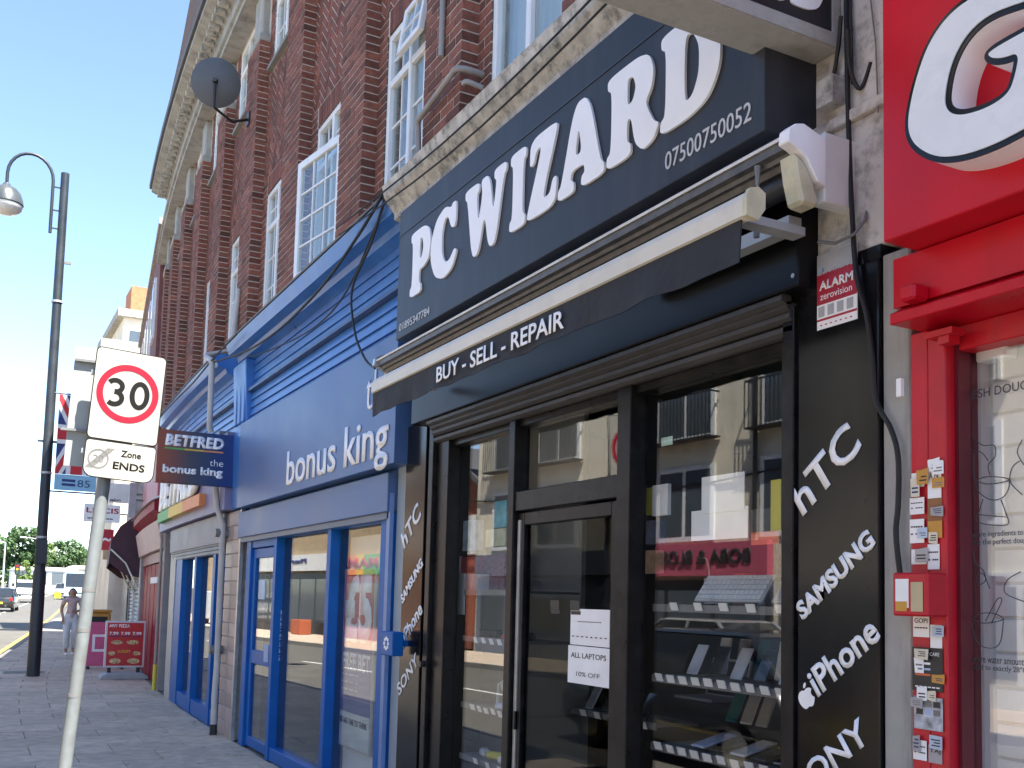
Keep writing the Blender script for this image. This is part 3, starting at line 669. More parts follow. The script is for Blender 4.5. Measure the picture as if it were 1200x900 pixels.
card('paper_slip', 'long white paper slip hanging in front of the white carton', 'notice', 532, 672, 544, 720, PAPER, .15, .003)
card('accessory_pack', 'red blister pack hanging in the left display window', 'packet', 537, 653, 562, 672, mat('red_pack', (.5, .03, .05), .4, .3, 20), .3, .03)
card('accessory_pack', 'dark pack of small pink and silver cables in the left window', 'packet', 563, 650, 590, 698, mat('glitter_pack', (.25, .1, .14), .4, .9, 45), .32, .03)
card('accessory_pack', 'small white pack next to the red blister pack', 'packet', 527, 652, 537, 672, PAPER, .28, .03)
def lump(name, label, cat, s, z, d, l, w, h, m, rz=0):
    t = MB(); t.box(-w/2, w/2, -l/2, l/2, 0, h); o = t.build(name, m, None, bevel=min(h, w, l)*.3); o.location = W(d, s, z); o.rotation_euler = (0, 0, rz); return tag(o, label, cat)
lump('earphone_case', 'black earphone case on the second shelf of the left window', 'case', 5.8, zl[1], .25, .2, .08, .05, DARK, .2)
lump('earphone_case', 'red earphone case beside the black one in the left window', 'case', 5.45, zl[1], .22, .12, .06, .03, mat('red_pack', (.5, .03, .05)), .4)
lump('charger', 'black charger block near the edge of the left window', 'charger', 5.25, zl[1], .22, .14, .07, .05, DARK, -.2)
lump('gadget', 'white gadget box on the lowest shelf of the left window', 'box', 5.42, zl[3], .22, .14, .09, .05, PAPER, .5)
lump('gadget', 'lime green gadget on the lowest shelf of the left window', 'box', 5.6, zl[3], .22, .13, .06, .05, YELLOW, .4)
lump('gadget', 'silver adapter on the lowest shelf beside the lime green gadget', 'box', 5.75, zl[3], .22, .12, .06, .05, SILV, -.3)
lump('gadget', 'pale grey plug on the lowest shelf by the black mullion', 'box', 5.25, zl[3], .24, .12, .08, .07, SILV, .2)
lump('gadget', 'pale blue case on the third shelf of the left window', 'box', 5.4, zl[2], .2, .2, .08, .04, LBLUE, .3)
t = T('tablet_stand', 'white tablet stand folded open on the third shelf of the left window', 'stand', W(.28, 5.62, zl[2]))
a = MB(); framed(a, -.006, .006, -.09, .09, 0, .22, .018); a = a.build('front_frame', SILV, t); a.rotation_euler = (radians(-35), radians(25), 0)
a = MB().box(-.005, .005, -.08, .08, 0, .2).build('rear_plate', SILV, t); a.location = (.05, -.06, 0); a.rotation_euler = (radians(-35), radians(-10), 0)
# things deeper in the dim shop
sh = TW('display_rack', 'dim rack of boxed accessories deep inside the shop', 'rack', 4.7, 3.2, 0)
WB(MB().box(3.0, 3.4, 2.6, 6.3, .0, .06).box(3.0, 3.4, 2.6, 6.3, .7, .74).box(3.0, 3.4, 2.6, 6.3, 1.25, 1.29).box(3.0, 3.4, 2.6, 6.3, 1.8, 1.84), 'shelf_board', MIDG, sh)
for i in range(26):
    q = random.uniform(2.7, 6.2); z_ = random.choice((.74, 1.29, 1.84)); w_ = random.uniform(.08, .3); h_ = random.uniform(.1, .35)
    WB(MB().box(3.05, 3.25, q, q+w_, z_, z_+h_), 'boxed_item', random.choice((PAPER, MIDG, DARK, SILV, YELLOW, mat('red_pack', (.5, .03, .05)), ORANGE)), sh)
zd = [fp(665, v, .4)[1] for v in (826, 770)]
shelf(4.15, 4.95, zd[0], 'dark display shelf behind the glass door', .35, .6, MIDG); tags(4.2, 4.9, zd[0]-.03, 5, .34, 'white price tag on the shelf behind the glass door')
for i in range(4): phone(4.85-.17*i, zd[0], .4, (SILV, DARK)[i % 2], ('silver handset on the shelf behind the glass door', 'black handset on the shelf behind the glass door')[i % 2], tilt=30, screen=(.3, .3, .3) if i % 2 == 0 else (.01, .012, .016))
ct = TW('counter', 'dark counter with laptops just inside the glass door', 'counter', 4.7, 1.4, 0)
WB(MB().box(1.2, 1.6, 4.2, 6.0, 0, 1.0).box(1.15, 1.65, 4.2, 6.0, 1.0, 1.03), 'body', DARK, ct)
lp = T('laptop', 'open silver edged laptop on the dark counter', 'laptop', W(1.35, 5.0, 1.035))
MB().box(-.12, .12, -.18, .18, 0, .015).build('base', SILV, lp); q = MB().box(0, .012, -.18, .18, 0, .24).build('lid', SILV, lp); q.location = (.12, 0, .01); q.rotation_euler = (0, radians(15), 0)
MB().box(-.002, 0, -.165, .165, .015, .225).build('screen', DARK, q)
# ---------------------------------------------------------------- fascia sign
fs_ = TW('fascia_sign', 'long charcoal fascia sign with big white slab serif letters', 'sign', 4.5, -.2, 3.3)
FSD = -.26
bd = WB(MB().extr([(FSD, 3.3), (FSD, 4.17), (.2, 4.17), (.2, 3.3)], 2.72, 6.28, 4), 'board', CHAR, fs_, bevel=.003)
WB(MB().extr([(FSD-.004, 4.0), (FSD-.004, 4.008), (FSD, 4.008), (FSD, 4.0)], 2.72, 6.28, 4), 'panel_joint', DARK, fs_)
GL = {
 'P': ([(0, 0), (.52, 0), (.52, .13), (.43, .17), (.43, .36), (.62, .36), (.86, .44), (.94, .68), (.86, .91), (.62, 1), (0, 1), (0, .87), (.09, .83), (.09, .17), (0, .13)], [(.43, .52), (.54, .54), (.6, .68), (.54, .83), (.43, .85)]),
 'C': ([(.88, .64), (.9, 1.0), (.76, 1.0), (.72, .95), (.5, 1.03), (.2, .93), (.02, .66), (.02, .35), (.2, .07), (.5, -.03), (.8, .05), (.95, .27), (.86, .32), (.7, .19), (.55, .2), (.43, .35), (.41, .65), (.5, .85), (.62, .85), (.74, .64)],),
 'W': ([(0, 1), (0, .88), (.09, .84), (.3, 0), (.5, -.02), (.68, .5), (.82, 0), (1.02, -.02), (1.28, .84), (1.36, .88), (1.36, 1), (.97, 1), (.97, .88), (1.06, .84), (.97, .42), (.84, .84), (.92, .88), (.92, 1), (.46, 1), (.46, .88), (.55, .84), (.47, .42), (.39, .84), (.46, .9), (.46, 1)],),
 'I': ([(0, 0), (.52, 0), (.52, .13), (.43, .17), (.43, .83), (.52, .87), (.52, 1), (0, 1), (0, .87), (.09, .83), (.09, .17), (0, .13)],),
 'Z': ([(0, 0), (.85, 0), (.9, .34), (.77, .34), (.69, .17), (.45, .17), (.87, .9), (.87, 1), (.07, 1), (.04, .67), (.17, .67), (.25, .83), (.43, .83), (0, .1)],),
 'A': ([(0, 0), (.38, 0), (.38, .12), (.3, .16), (.33, .26), (.6, .26), (.63, .16), (.55, .12), (.55, 0), (1.05, 0), (1.05, .12), (.97, .17), (.69, 1.02), (.36, 1.02), (.08, .17), (0, .12)], [(.39, .41), (.55, .41), (.47, .74)]),
 'R': ([(0, 0), (.5, 0), (.5, .13), (.42, .17), (.42, .4), (.5, .4), (.58, .1), (.74, -.03), (.95, .02), (1.04, .16), (.95, .2), (.86, .32), (.78, .46), (.9, .58), (.93, .76), (.84, .94), (.62, 1), (0, 1), (0, .87), (.09, .83), (.09, .17), (0, .13)], [(.42, .55), (.53, .57), (.59, .7), (.53, .83), (.42, .85)]),
 'D': ([(0, 0), (.5, 0), (.82, .08), (1.0, .32), (1.0, .7), (.82, .92), (.5, 1), (0, 1), (0, .87), (.09, .83), (.09, .17), (0, .13)], [(.42, .17), (.56, .2), (.66, .38), (.66, .64), (.56, .81), (.42, .84)])}
for k_ in GL:                     # screw foot of the W etc. share the same slab-serif drawing
    GL[k_] = tuple(GL[k_])
GL['W'] = ([(0, 1), (0, .88), (.08, .84), (.28, 0), (.5, 0), (.68, .52), (.84, 0), (1.06, 0), (1.28, .84), (1.36, .88), (1.36, 1), (.98, 1), (.98, .88), (1.06, .84), (.97, .42), (.82, 1), (.54, 1), (.6, .78), (.47, .42), (.4, .84), (.48, .88), (.48, 1)],)
def word(parent, base, loc_of, letters, h, m, ext, sq=1.):   # letters: list of (char, x, width)
    for ch, x, w in letters:
        me = outline_mesh(GL[ch], m, ext, 'letter_'+ch.lower(), smooth=3, k=.2)
        xs = [v.co.x for v in me.vertices]; x0, x1 = min(xs), max(xs)
        for v in me.vertices: v.co.x = (v.co.x-x0)/(x1-x0)*w; v.co.y *= h
        put(me, 'letter', parent, base, loc_of(x))
def px_letter(u0, u1, v): return fp(u0, v, FSD)[0], fp(u1, v, FSD)[0]
cells = []
for ch, u0, u1, v0, v1 in (('P', 482, 505, 352, 330), ('C', 506, 536, 325, 320), ('W', 547, 595, 262, 238), ('I', 600, 618, 240, 232), ('Z', 621, 655, 225, 205), ('A', 657, 711, 200, 170), ('R', 714, 774, 165, 130), ('D', 777, 847, 120, 90)):
    sa, _ = fp(u0, v0, FSD); sb, _ = fp(u1, v1, FSD); cells.append((ch, sa, sa-sb))
word(fs_, STREET, lambda s_: W(FSD-.001, s_, 3.52), cells, .42, VINYL, .012)
sign_text('07500750052', fp(780, 203, FSD)[0], 3.365, fp(780, 203, FSD)[0]-fp(881, 140, FSD)[0], .075, FSD-.001, mat('silver_vinyl', (.55, .56, .58), .4), fs_)
sign_text('01895347784', 6.22, 3.345, .5, .05, FSD-.001, mat('silver_vinyl', (.55, .56, .58), .4), fs_)
sign_text('LTD.', 6.23, 4.0, .22, .03, FSD-.001, mat('silver_vinyl', (.55, .56, .58), .4), fs_) if False else None
# ---------------------------------------------------------------- awning
aw = TW('awning', 'half rolled retractable awning with black BUY SELL REPAIR valance', 'awning', 4.5, -.3, 3.0)
WB(MB().extr([(-.1, 3.24), (-.3, 3.216), (-.312, 3.205), (-.31, 3.196), (-.29, 3.2), (-.1, 3.215)], 2.58, 6.5, 4), 'cassette_hood', mat('white_aluminium', (.75, .75, .73), .35, .08, 6, stain=(.4, .39, .36), stamt=.4, stscale=8), aw)
WB(MB().extr([(-.3, 3.165), (-.302, 3.194), (-.12, 3.2), (-.12, 3.12), (-.24, 3.125), (-.25, 3.145), (-.27, 3.145), (-.275, 3.16)], 2.58, 6.5, 4), 'cassette_rail', mat('dark_rail', (.09, .085, .08), .4, .3, 20, stain=(.2, .19, .17), stamt=.4, stscale=12), aw)
WB(MB().tube([(-.2, 2.64, 3.09), (-.2, 6.46, 3.09)], .045, 14), 'rolled_fabric', DARK, aw, smooth=True)
capp = [(-.325, 3.17), (-.32, 3.215), (-.29, 3.24), (-.25, 3.25), (-.17, 3.225), (-.15, 3.22), (-.15, 3.05), (-.19, 3.06), (-.21, 3.09), (-.24, 3.13), (-.28, 3.155)]
cp = MB(); cp.extr([(d_, z_) for d_, z_ in capp], 2.53, 2.58, 1); WB(cp, 'end_cap', VINYL, aw, bevel=.004)
WB(MB().box(-.149, .0, 2.54, 2.6, 3.0, 3.25), 'wall_bracket', WHITE, aw, bevel=.004)
cp = MB(); cp.extr([(d_, z_) for d_, z_ in capp], 6.5, 6.54, 1); WB(cp, 'end_cap', ALU, aw)
WB(MB().extr([(-.29, 3.15), (-.24, 3.125), (-.2, 3.07), (-.17, 3.0), (-.18, 2.97), (-.25, 2.975), (-.275, 3.06)], 2.54, 2.62, 1), 'gear_housing', CREAMP, aw, bevel=.012)
WB(MB().tube([(-.29, 2.72, 3.16), (-.29, 2.72, 3.09), (-.292, 2.722, 2.96)], [.012, .006, .006], 8).tube([(-.292, 2.722, 2.96), (-.292, 2.722, 2.9)], .011, 8), 'crank_loop', MIDG, aw)
WB(MB().box(-.2, -.14, 2.66, 3.6, 2.93, 2.98), 'folding_arm', GALV, aw)
WB(MB().tube([(.02, 2.5, 3.02), (-.02, 2.48, 2.94), (-.05, 2.5, 2.89), (-.06, 2.58, 2.88), (-.08, 2.64, 2.9)], .006, 6), 'power_lead', MIDG, aw)
FB = mat('cream_awning_bar', (.66, .62, .52), .4, .06, 4, stain=(.42, .38, .3), stamt=.35, stscale=8)
BD_ = -.5
WB(MB().extr([(BD_+.03, 2.965), (BD_, 2.955), (BD_-.012, 2.93), (BD_-.012, 2.875), (BD_+.02, 2.865), (BD_+.05, 2.9), (BD_+.05, 2.95)], 2.53, 6.02, 4), 'front_bar', FB, aw)
WB(MB().extr([(BD_+.03, 2.972), (BD_-.004, 2.962), (BD_-.02, 2.93), (BD_-.02, 2.868), (BD_+.03, 2.86), (BD_+.06, 2.9), (BD_+.06, 2.955)], 2.51, 2.53, 4), 'front_bar_cap', CREAMP, aw)
for q in (2.62, 5.8): WB(MB().box(-.45, -.16, q, q+.06, 2.9, 2.93), 'bar_bracket', GALV, aw)
VAL = mat('black_canvas', (.017, .018, .022), .75, .2, 30, bump=.15, bscale=300)
vv = MB(); n_ = 60; vs = []; fs = []
for i in range(n_+1):
    q = 2.56+(6.02-2.56)*i/n_; w_ = .008*sin(i*.55)+.004*sin(i*1.3); vs += [(BD_+.0, q, 2.876), (BD_-.004+w_*.5, q, 2.8), (BD_-.008+w_, q, 2.725+.004*sin(i*.9)), (BD_+.006, q, 2.876), (BD_+.002+w_*.5, q, 2.8), (BD_-.004+w_, q, 2.725+.004*sin(i*.9))]
for i in range(n_):
    a = i*6; b = a+6; fs += [(a, a+1, b+1, b), (a+1, a+2, b+2, b+1), (a+4, a+3, b+3, b+4), (a+5, a+4, b+4, b+5), (a+2, a+5, b+5, b+2)]
fs += [(0, 3, 4, 1), (1, 4, 5, 2), (n_*6, n_*6+1, n_*6+4, n_*6+3), (n_*6+1, n_*6+2, n_*6+5, n_*6+4)]
vv.add(vs, fs); vl = WB(vv, 'valance', VAL, aw)
vt = text_mesh('BUY - SELL - REPAIR', fp(515, 447, BD_)[0]-fp(665, 385, BD_)[0], .085, VINYL, .0015, bold=.015)
put(vt, 'lettering', vl, STREET, W(BD_-.018, fp(515, 447, BD_)[0], 2.753))
# ---------------------------------------------------------------- projecting sign
pj = T('projecting_sign', 'black box sign ending in RD with grey metal frame, projecting over the doorway', 'sign', W(-.1, 2.65, 3.7))
xw = 2.66; HT = 3.615
def rel(mb, name, m, p, **k): return mb.build(name, m, p, off=world_loc(p), **k)
PJ0 = 1.2
rel(MB().box(PJ0, xw-.03, 2.605, 2.775, HT+.05, HT+.75), 'panel', mat('black_sign_face', (.02, .02, .024), .4), pj)
rel(MB().box(PJ0-.03, xw, 2.595, 2.60, HT, HT+.05).box(PJ0-.03, xw, 2.78, 2.79, HT, HT+.05).box(PJ0-.03, xw, 2.6, 2.78, HT-.004, HT+.02).box(xw-.03, xw, 2.595, 2.79, HT+.05, HT+.75).box(PJ0-.03, PJ0, 2.595, 2.79, HT+.05, HT+.75), 'frame', mat('dirty_aluminium', (.4, .39, .36), .5, .2, 6, stain=(.14, .13, .11), stamt=.7, stscale=6), pj)
word(pj, ALONG, lambda x: Vector((x, 2.604, HT+.1)), [('P', 1.24, .13), ('C', 1.38, .14), ('W', 1.6, .22), ('I', 1.83, .08), ('Z', 1.92, .15), ('A', 2.08, .16), ('R', 2.25, .17), ('D', 2.43, .16)], .24, VINYL, .006)
for pts, lb in (([(2.62, 2.55, 3.7), (2.64, 2.58, 3.62), (2.655, 2.62, 3.52), (2.66, 2.66, 3.45)], 'short black cable looping under the projecting sign'), ([(2.6, 2.5, 3.62), (2.63, 2.52, 3.5), (2.66, 2.5, 3.42), (2.67, 2.46, 3.5)], 'thin cable curl at the wall end of the projecting sign')):
    tag(MB().tube(smooth_path(pts), .008, 6).build('cable', CABLE, None, smooth=True), lb, 'cable')
# ---------------------------------------------------------------- rendered pier between the shops, alarm sign, cables
pr_ = TW('wall_pier', 'peeling grey rendered pier between the black and red shops', 'pier', 2.35, .1, 0)
WB(MB().box(-.005, .3, 2.305, 2.42, 0, 2.8), 'shaft', STONE2, pr_, bevel=.006)
WB(MB().box(-.005, .3, 2.2, 2.72, 2.84, 3.32), 'block', RENDER, pr_, bevel=.004)
WB(MB().box(-.03, .3, 2.2, 2.74, 3.32, 3.36).box(-.01, .3, 2.2, 2.74, 3.36, 4.6), 'coping_block', RENDER, pr_, bevel=.004)
WB(MB().box(-.012, .1, 2.42, 2.82, 2.79, 2.84), 'flashing', BLACK, pr_)
WB(MB().box(-.07, 0, 2.58, 2.66, 3.4, 3.5), 'timber_stub', STONE, pr_)
al = tag(WB(MB().box(-.0235, -.0215, 2.512, 2.702, 2.6, 2.875), 'alarm_sign', VINYL, None), 'red and silver alarm warning sign high on the black pilaster', 'sign')
SVL = mat('silver_foil', (.42, .43, .44), .4, .1, 8); REDV = mat('red_vinyl', (.42, .02, .04), .4, .06, 8)
WB(MB().box(-.0245, -.0238, 2.513, 2.701, 2.8, 2.874), 'silver_band', SVL, al); WB(MB().box(-.0245, -.0238, 2.513, 2.701, 2.69, 2.8), 'red_band', REDV, al); WB(MB().box(-.0245, -.0238, 2.513, 2.701, 2.63, 2.638), 'red_strip', REDV, al)
sign_text('verisure', 2.675, 2.786, .135, .024, -.0247, REDV, al, ext=.0006); sign_text('ALARM', 2.69, 2.742, .16, .034, -.0247, VINYL, al, ext=.0006, bold=.03); sign_text('zerovision', 2.685, 2.706, .15, .024, -.0247, VINYL, al, ext=.0006)
for i in range(4): WB(MB().box(-.0246, -.024, 2.665-i*.045, 2.695-i*.045, 2.645, 2.683), 'pictogram', SVL, al)
sign_text('- - - - - - -', 2.685, 2.612, .15, .004, -.0247, REDV, al, ext=.0006)
tag(WB(MB().tube(smooth_path([(-.02, 2.56, 4.4), (-.03, 2.555, 3.9), (-.03, 2.55, 3.5), (-.025, 2.545, 3.2), (-.03, 2.53, 3.0), (-.04, 2.5, 2.75), (-.035, 2.46, 2.6), (-.03, 2.44, 2.45), (-.03, 2.425, 2.3), (-.025, 2.37, 2.2), (-.03, 2.335, 2.1), (-.03, 2.335, 1.95), (-.03, 2.345, 1.85), (-.03, 2.33, 1.72)]), .009, 8), 'cable', CABLE, None, smooth=True), 'thick black cable running down the pier to the red junction box', 'cable')
tag(WB(MB().tube([(-.02, 2.5, 4.3), (-.025, 2.47, 3.9), (-.02, 2.43, 3.55), (-.02, 2.42, 3.3)], .003, 5), 'cable', mat('grey_cable', (.2, .19, .18), .6), None), 'thin grey wire slanting across the top of the pier', 'cable')
tag(WB(MB().tube([(-.02, 2.54, 4.4), (-.025, 2.54, 3.8), (-.025, 2.53, 3.45)], .005, 6), 'cable', CABLE, None), 'second black cable hanging beside the thick one on the pier', 'cable')
# ================================================================ red shop
rs = TW('shop_front', 'red framed dough shop front with white brick patterned window', 'shop', 1.2, .3, 0)
WB(MB().box(-.008, .1, 2.234, 2.303, 0, 2.5), 'red_jamb', REDF, rs, bevel=.004); WB(MB().box(-.012, .1, 2.165, 2.232, 0, 2.47), 'red_jamb', REDF, rs, bevel=.004)
WB(MB().box(.03, .12, 2.15, 2.164, 0, 2.45), 'inner_frame', mat('dark_red_frame', (.12, .01, .02), .4), rs); WB(MB().box(.03, .12, -1.6, 2.15, 2.42, 2.5), 'head_frame', REDF, rs, bevel=.004)
WB(MB().box(-.06, .0, 2.1, 2.2, 2.455, 2.475).box(-.05, .0, 2.12, 2.16, 2.43, 2.455), 'hinge_arm', REDF, rs)
WB(MB().box(.085, .093, -1.6, 2.15, .3, 2.42), 'pane', G_SHOP, rs)
WB(MB().box(.0, .14, -1.6, 2.15, 0, .3), 'stall_riser', REDF, rs)
iw = WB(MB().box(.17, .22, -1.6, 2.14, 0, 2.6).box(.12, .22, 2.14, 2.2, 0, 2.6), 'printed_wall', mat('white_brick_print', (.55, .55, .56), .7, .06, 3), rs)
jm = MB(); z_ = .2; r_ = 0
BRW = mat('painted_white_brick', (.72, .72, .73), .6, .06, 8, rnd=.06)
bw = {}
while z_ < 2.5:
    q = -.4+(.16 if r_ % 2 else 0)
    while q < 2.12:
        e = min(q+.31, 2.13)
        if e-q > .05:
            k_ = round(e-q, 2)
            if k_ not in bw: bw[k_] = MB().box(-.008, 0, 0, k_, 0, .098).mesh('brick', BRW, bevel=.003)
            o = ob('brick', bw[k_], iw); o.location = W(.17, q, z_)-world_loc(iw)
        q += .32
    z_ += .107; r_ += 1
INK = mat('dark_ink', (.06, .06, .07), .6)
def ink(pts, parent, r=.0016, d=.082): return WB(MB().tube(smooth_path([(d, *p) for p in pts], 4), r, 5), 'line_drawing', INK, parent)
sign_text('FRESH DOUGH. MADE DAILY', fp(1127, 470, .08)[0], fp(1127, 470, .08)[1], .5, .028, .082, INK, rs, ext=.001)
for body, u, v, w_ in (('Measure ingredients to', 1131, 632, .2), ('create the perfect dough', 1131, 641, .22), ('Measure water amount', 1131, 775, .2), ('needed to exactly 28°C', 1131, 785, .21)):
    sign_text(body, *fp(u, v, .08), w_, .022, .082, INK, rs, ext=.001)
def pxl(pts, closed=False): 
    q = [fp(u, v, .082) for u, v in pts]; return q+[q[0]] if closed else q
for pts in ([(1143, 563), (1146, 575), (1155, 583), (1165, 586), (1176, 582), (1182, 572), (1183, 562)], [(1143, 563), (1155, 559), (1170, 559), (1183, 562), (1170, 566), (1155, 567), (1143, 563)], [(1152, 585), (1148, 598), (1146, 612), (1180, 615), (1178, 600), (1173, 586)], [(1146, 603), (1178, 606)],
            [(1160, 557), (1158, 545), (1166, 535), (1165, 522), (1152, 522), (1140, 515), (1132, 520), (1140, 528), (1150, 530), (1158, 540)], [(1140, 645), (1143, 660), (1152, 668), (1155, 680), (1147, 685), (1145, 676), (1152, 672), (1160, 690)],
            [(1138, 725), (1142, 745), (1150, 757), (1165, 759), (1173, 750), (1176, 725)], [(1138, 725), (1150, 719), (1165, 719), (1176, 725), (1165, 729), (1150, 730), (1138, 725)], [(1155, 728), (1168, 703), (1174, 704), (1162, 730)], [(1195, 540), (1186, 548), (1184, 565), (1198, 580)], [(1140, 535), (1142, 562)],
            [(1198, 515), (1192, 530), (1200, 545)], [(1196, 670), (1180, 680), (1178, 695), (1200, 705)]): ink(pxl(pts), rs)
cm = TW('security_camera', 'white security camera hanging inside the red framed window', 'camera', fp(1170, 415, .13)[0], .128, fp(1170, 415, .13)[1])
MB().box(-.03, .03, -.05, .06, -.02, .03).build('housing', VINYL, cm, bevel=.006); MB().tube([(0, 0, .03), (.04, -.03, .12)], .012, 8).build('bracket', VINYL, cm); MB().tube([(-.01, .06, 0), (-.01, .07, 0)], .015, 10).build('lens', DARK, cm)
# red fascia, shutter casing and the big letter
rf = TW('fascia_sign', 'tall glossy red fascia sign with a huge white letter', 'sign', 1.2, -.2, 2.8)
RFD = -.26
WB(MB().extr([(RFD, 2.725), (RFD, 4.6), (.2, 4.6), (.2, 2.725)], -1.6, 2.185, 4), 'board', RED, rf, bevel=.004)
WB(MB().extr([(-.12, 2.56), (-.12, 2.72), (.2, 2.72), (.2, 2.56)], -1.6, 2.27, 4), 'shutter_casing', RED, rf)
WB(MB().extr([(-.15, 2.5), (-.15, 2.535), (-.1, 2.56), (.1, 2.56), (.1, 2.5)], -1.6, 2.26, 4), 'shutter_rail', RED, rf, bevel=.003)
WB(MB().box(-.19, -.12, 2.13, 2.19, 2.55, 2.6), 'motor_cap', RED, rf, bevel=.008)
GPX = [(1205, -28), (1160, -14), (1118, 12), (1090, 50), (1073, 100), (1064, 148), (1072, 172), (1098, 187), (1130, 185), (1168, 172), (1206, 152), (1240, 132), (1262, 60), (1240, 18), (1200, 38), (1158, 62), (1162, 71), (1178, 71), (1196, 64), (1191, 90), (1184, 110), (1160, 126), (1130, 135), (1115, 131), (1110, 118), (1117, 78), (1134, 44), (1160, 20), (1200, 5), (1250, -8), (1262, -40)]
def gmesh(m, ext, off):
    c0 = fp(1160, 90, RFD-.1); me = outline_mesh([[(-(fp(u, v, RFD-.1)[0]-c0[0]), fp(u, v, RFD-.1)[1]-c0[1]) for u, v in GPX]], m, ext, 'letter_g', off=off, smooth=3, k=.24); return me, c0
me, c0 = gmesh(VINYL, .1, .012); put(me, 'letter_body', rf, STREET, W(RFD-.001, *c0))
me, c0 = gmesh(BLACK, .004, .012); put(me, 'letter_outline', rf, STREET, W(RFD-.1015, *c0))
me, c0 = gmesh(mat('letter_white', (.75, .77, .79), .35, .05, 5, stain=(.5, .52, .54), stamt=.4, stscale=8), .004, -.004); put(me, 'letter_face', rf, STREET, W(RFD-.1065, *c0))
NAVY_ = mat('navy_ink', (.03, .05, .15), .6)
# stickers on the jambs and pier
stk = [(1068, 555, 1083, 570, PAPER, 'grey smudged sticker high on the red jamb'), (1087, 553, 1103, 583, PAPER, 'small white sticker with A.N. lettering on the red jamb'), (1066, 584, 1083, 602, PAPER, 'white sticker with faint print on the red jamb beside the brown one'), (1087, 582, 1104, 610, mat('brown_sticker', (.3, .13, .05), .6), 'brown flyer sticker on the red jamb'),
       (1066, 609, 1083, 636, PAPER, 'torn white sticker above the blank one on the red jamb'), (1087, 611, 1104, 630, mat('amber_sticker', (.6, .3, .05), .6), 'amber sticker under the brown flyer sticker'), (1068, 644, 1086, 661, PAPER, 'blank white sticker above the red junction box'), (1087, 638, 1101, 667, PAPER, 'curled white sticker right above the red junction box'),
       (1070, 721, 1089, 747, PAPER, 'white hand lettered sticker under the red junction box'), (1090, 732, 1104, 760, PAPER, 'ragged white sticker beside the hand lettered one'), (1069, 758, 1105, 812, DARK, 'large black flyer on the lower red jamb'), (1071, 815, 1105, 858, mat('photo_flyer', (.4, .42, .45), .5, .6, 30), 'grey flyer with photo panels below the black flyer'), (1070, 866, 1086, 892, PAPER, 'pale sticker below the photo flyer'), (1088, 872, 1104, 896, mat('grey_sticker', (.4, .38, .38), .6), 'dark lettered sticker below the photo flyer')]
for i, (u0, v0, u1, v1, m, lb) in enumerate(stk):
    d_ = -.0145-.0012*(i % 3); s0, z1 = fp(u0, v0, d_); s1, z0 = fp(u1, v1, d_)
    o = WB(MB().box(d_, d_+.001, s1, s0, z0, z1), 'sticker', m, None); tag(o, lb, 'sticker')
    mm = PAPER if m is DARK else DARK; w_ = (s0-s1); h_ = z1-z0
    txts = {1: (('A.N.', .7, .25),), 8: (('GOPI', .65, .22), ('-----', .4, .06)), 10: (('IN CITY CARE', .82, .08), ('------', .08, .03)), 13: (('TAJ', .5, .3),)}.get(i, (('-----', .65, .06), ('- ---', .35, .06)) if i in (2, 4, 7, 12) else ())
    for body, fz, fh in txts: sign_text(body, s0-.1*w_, z0+h_*fz, w_*.8, h_*fh, d_-.0006, mm, o, ext=.0005)
    if i == 10:
        for kx in range(3): WB(MB().box(d_-.0006, d_, s0-w_*.1-w_*.5, s0-w_*.1, z0+h_*(.35+.13*kx), z0+h_*(.4+.13*kx)), 'print_block', (ORANGE, LBLUE, PAPER)[kx], o)
    if i == 11:
        for kx in range(3):
            for kz_ in range(2): WB(MB().box(d_-.0006, d_, s0-w_*(.08+.3*kx)-w_*.24, s0-w_*(.08+.3*kx), z0+h_*(.45+.25*kz_), z0+h_*(.63+.25*kz_)), 'print_block', (DARK, LBLUE, MIDG)[(kx+kz_) % 3], o)
random.seed(21)
SM = [PAPER, mat('cream_sticker', (.7, .64, .5), .7, .1, 20), mat('grey_sticker', (.4, .38, .38)), mat('amber_sticker', (.6, .3, .05)), mat('pale_blue_sticker', (.5, .6, .72), .7)]
for i in range(18):
    uu = random.choice((1068, 1072, 1086, 1090))+random.uniform(-2, 3); vv = random.uniform(545, 660) if i % 2 else random.uniform(715, 890)
    d_ = -.0185-.0005*i; w_, h_ = random.uniform(.028, .05), random.uniform(.025, .06); s0, z0 = fp(uu, vv, d_)
    ln = ('above the red junction box', 'below the red junction box')[1-i % 2]
    m = SM[i % 5]; k_ = [MIDG, DARK, NAVY_][i % 3]
    o = WB(MB().add([(d_, s0, z0), (d_, s0-w_, z0+random.uniform(-.006, .006)), (d_, s0-w_+random.uniform(-.004, .004), z0+h_), (d_, s0+random.uniform(-.004, .004), z0+h_*random.uniform(.8, 1.05)), (d_+.0004, s0, z0), (d_+.0004, s0-w_, z0), (d_+.0004, s0-w_, z0+h_*.9), (d_+.0004, s0, z0+h_*.9)], [(0, 1, 2, 3), (4, 7, 6, 5), (0, 4, 5, 1), (1, 5, 6, 2), (2, 6, 7, 3), (3, 7, 4, 0)]), 'sticker', m, None)
    tag(o, 'small torn layered sticker on the red jamb '+ln, 'sticker', 'torn stickers '+ln)
    for j in range(random.choice((2, 3))): WB(MB().box(d_-.0003, d_-.0001, s0-w_*.85, s0-w_*random.uniform(.1, .4), z0+h_*(.2+.22*j), z0+h_*(.3+.22*j)), 'print_line', k_, o)
jb = TW('junction_box', 'small red junction box covered in stickers at the pier edge', 'junction box', 2.26, -.05, 1.63)
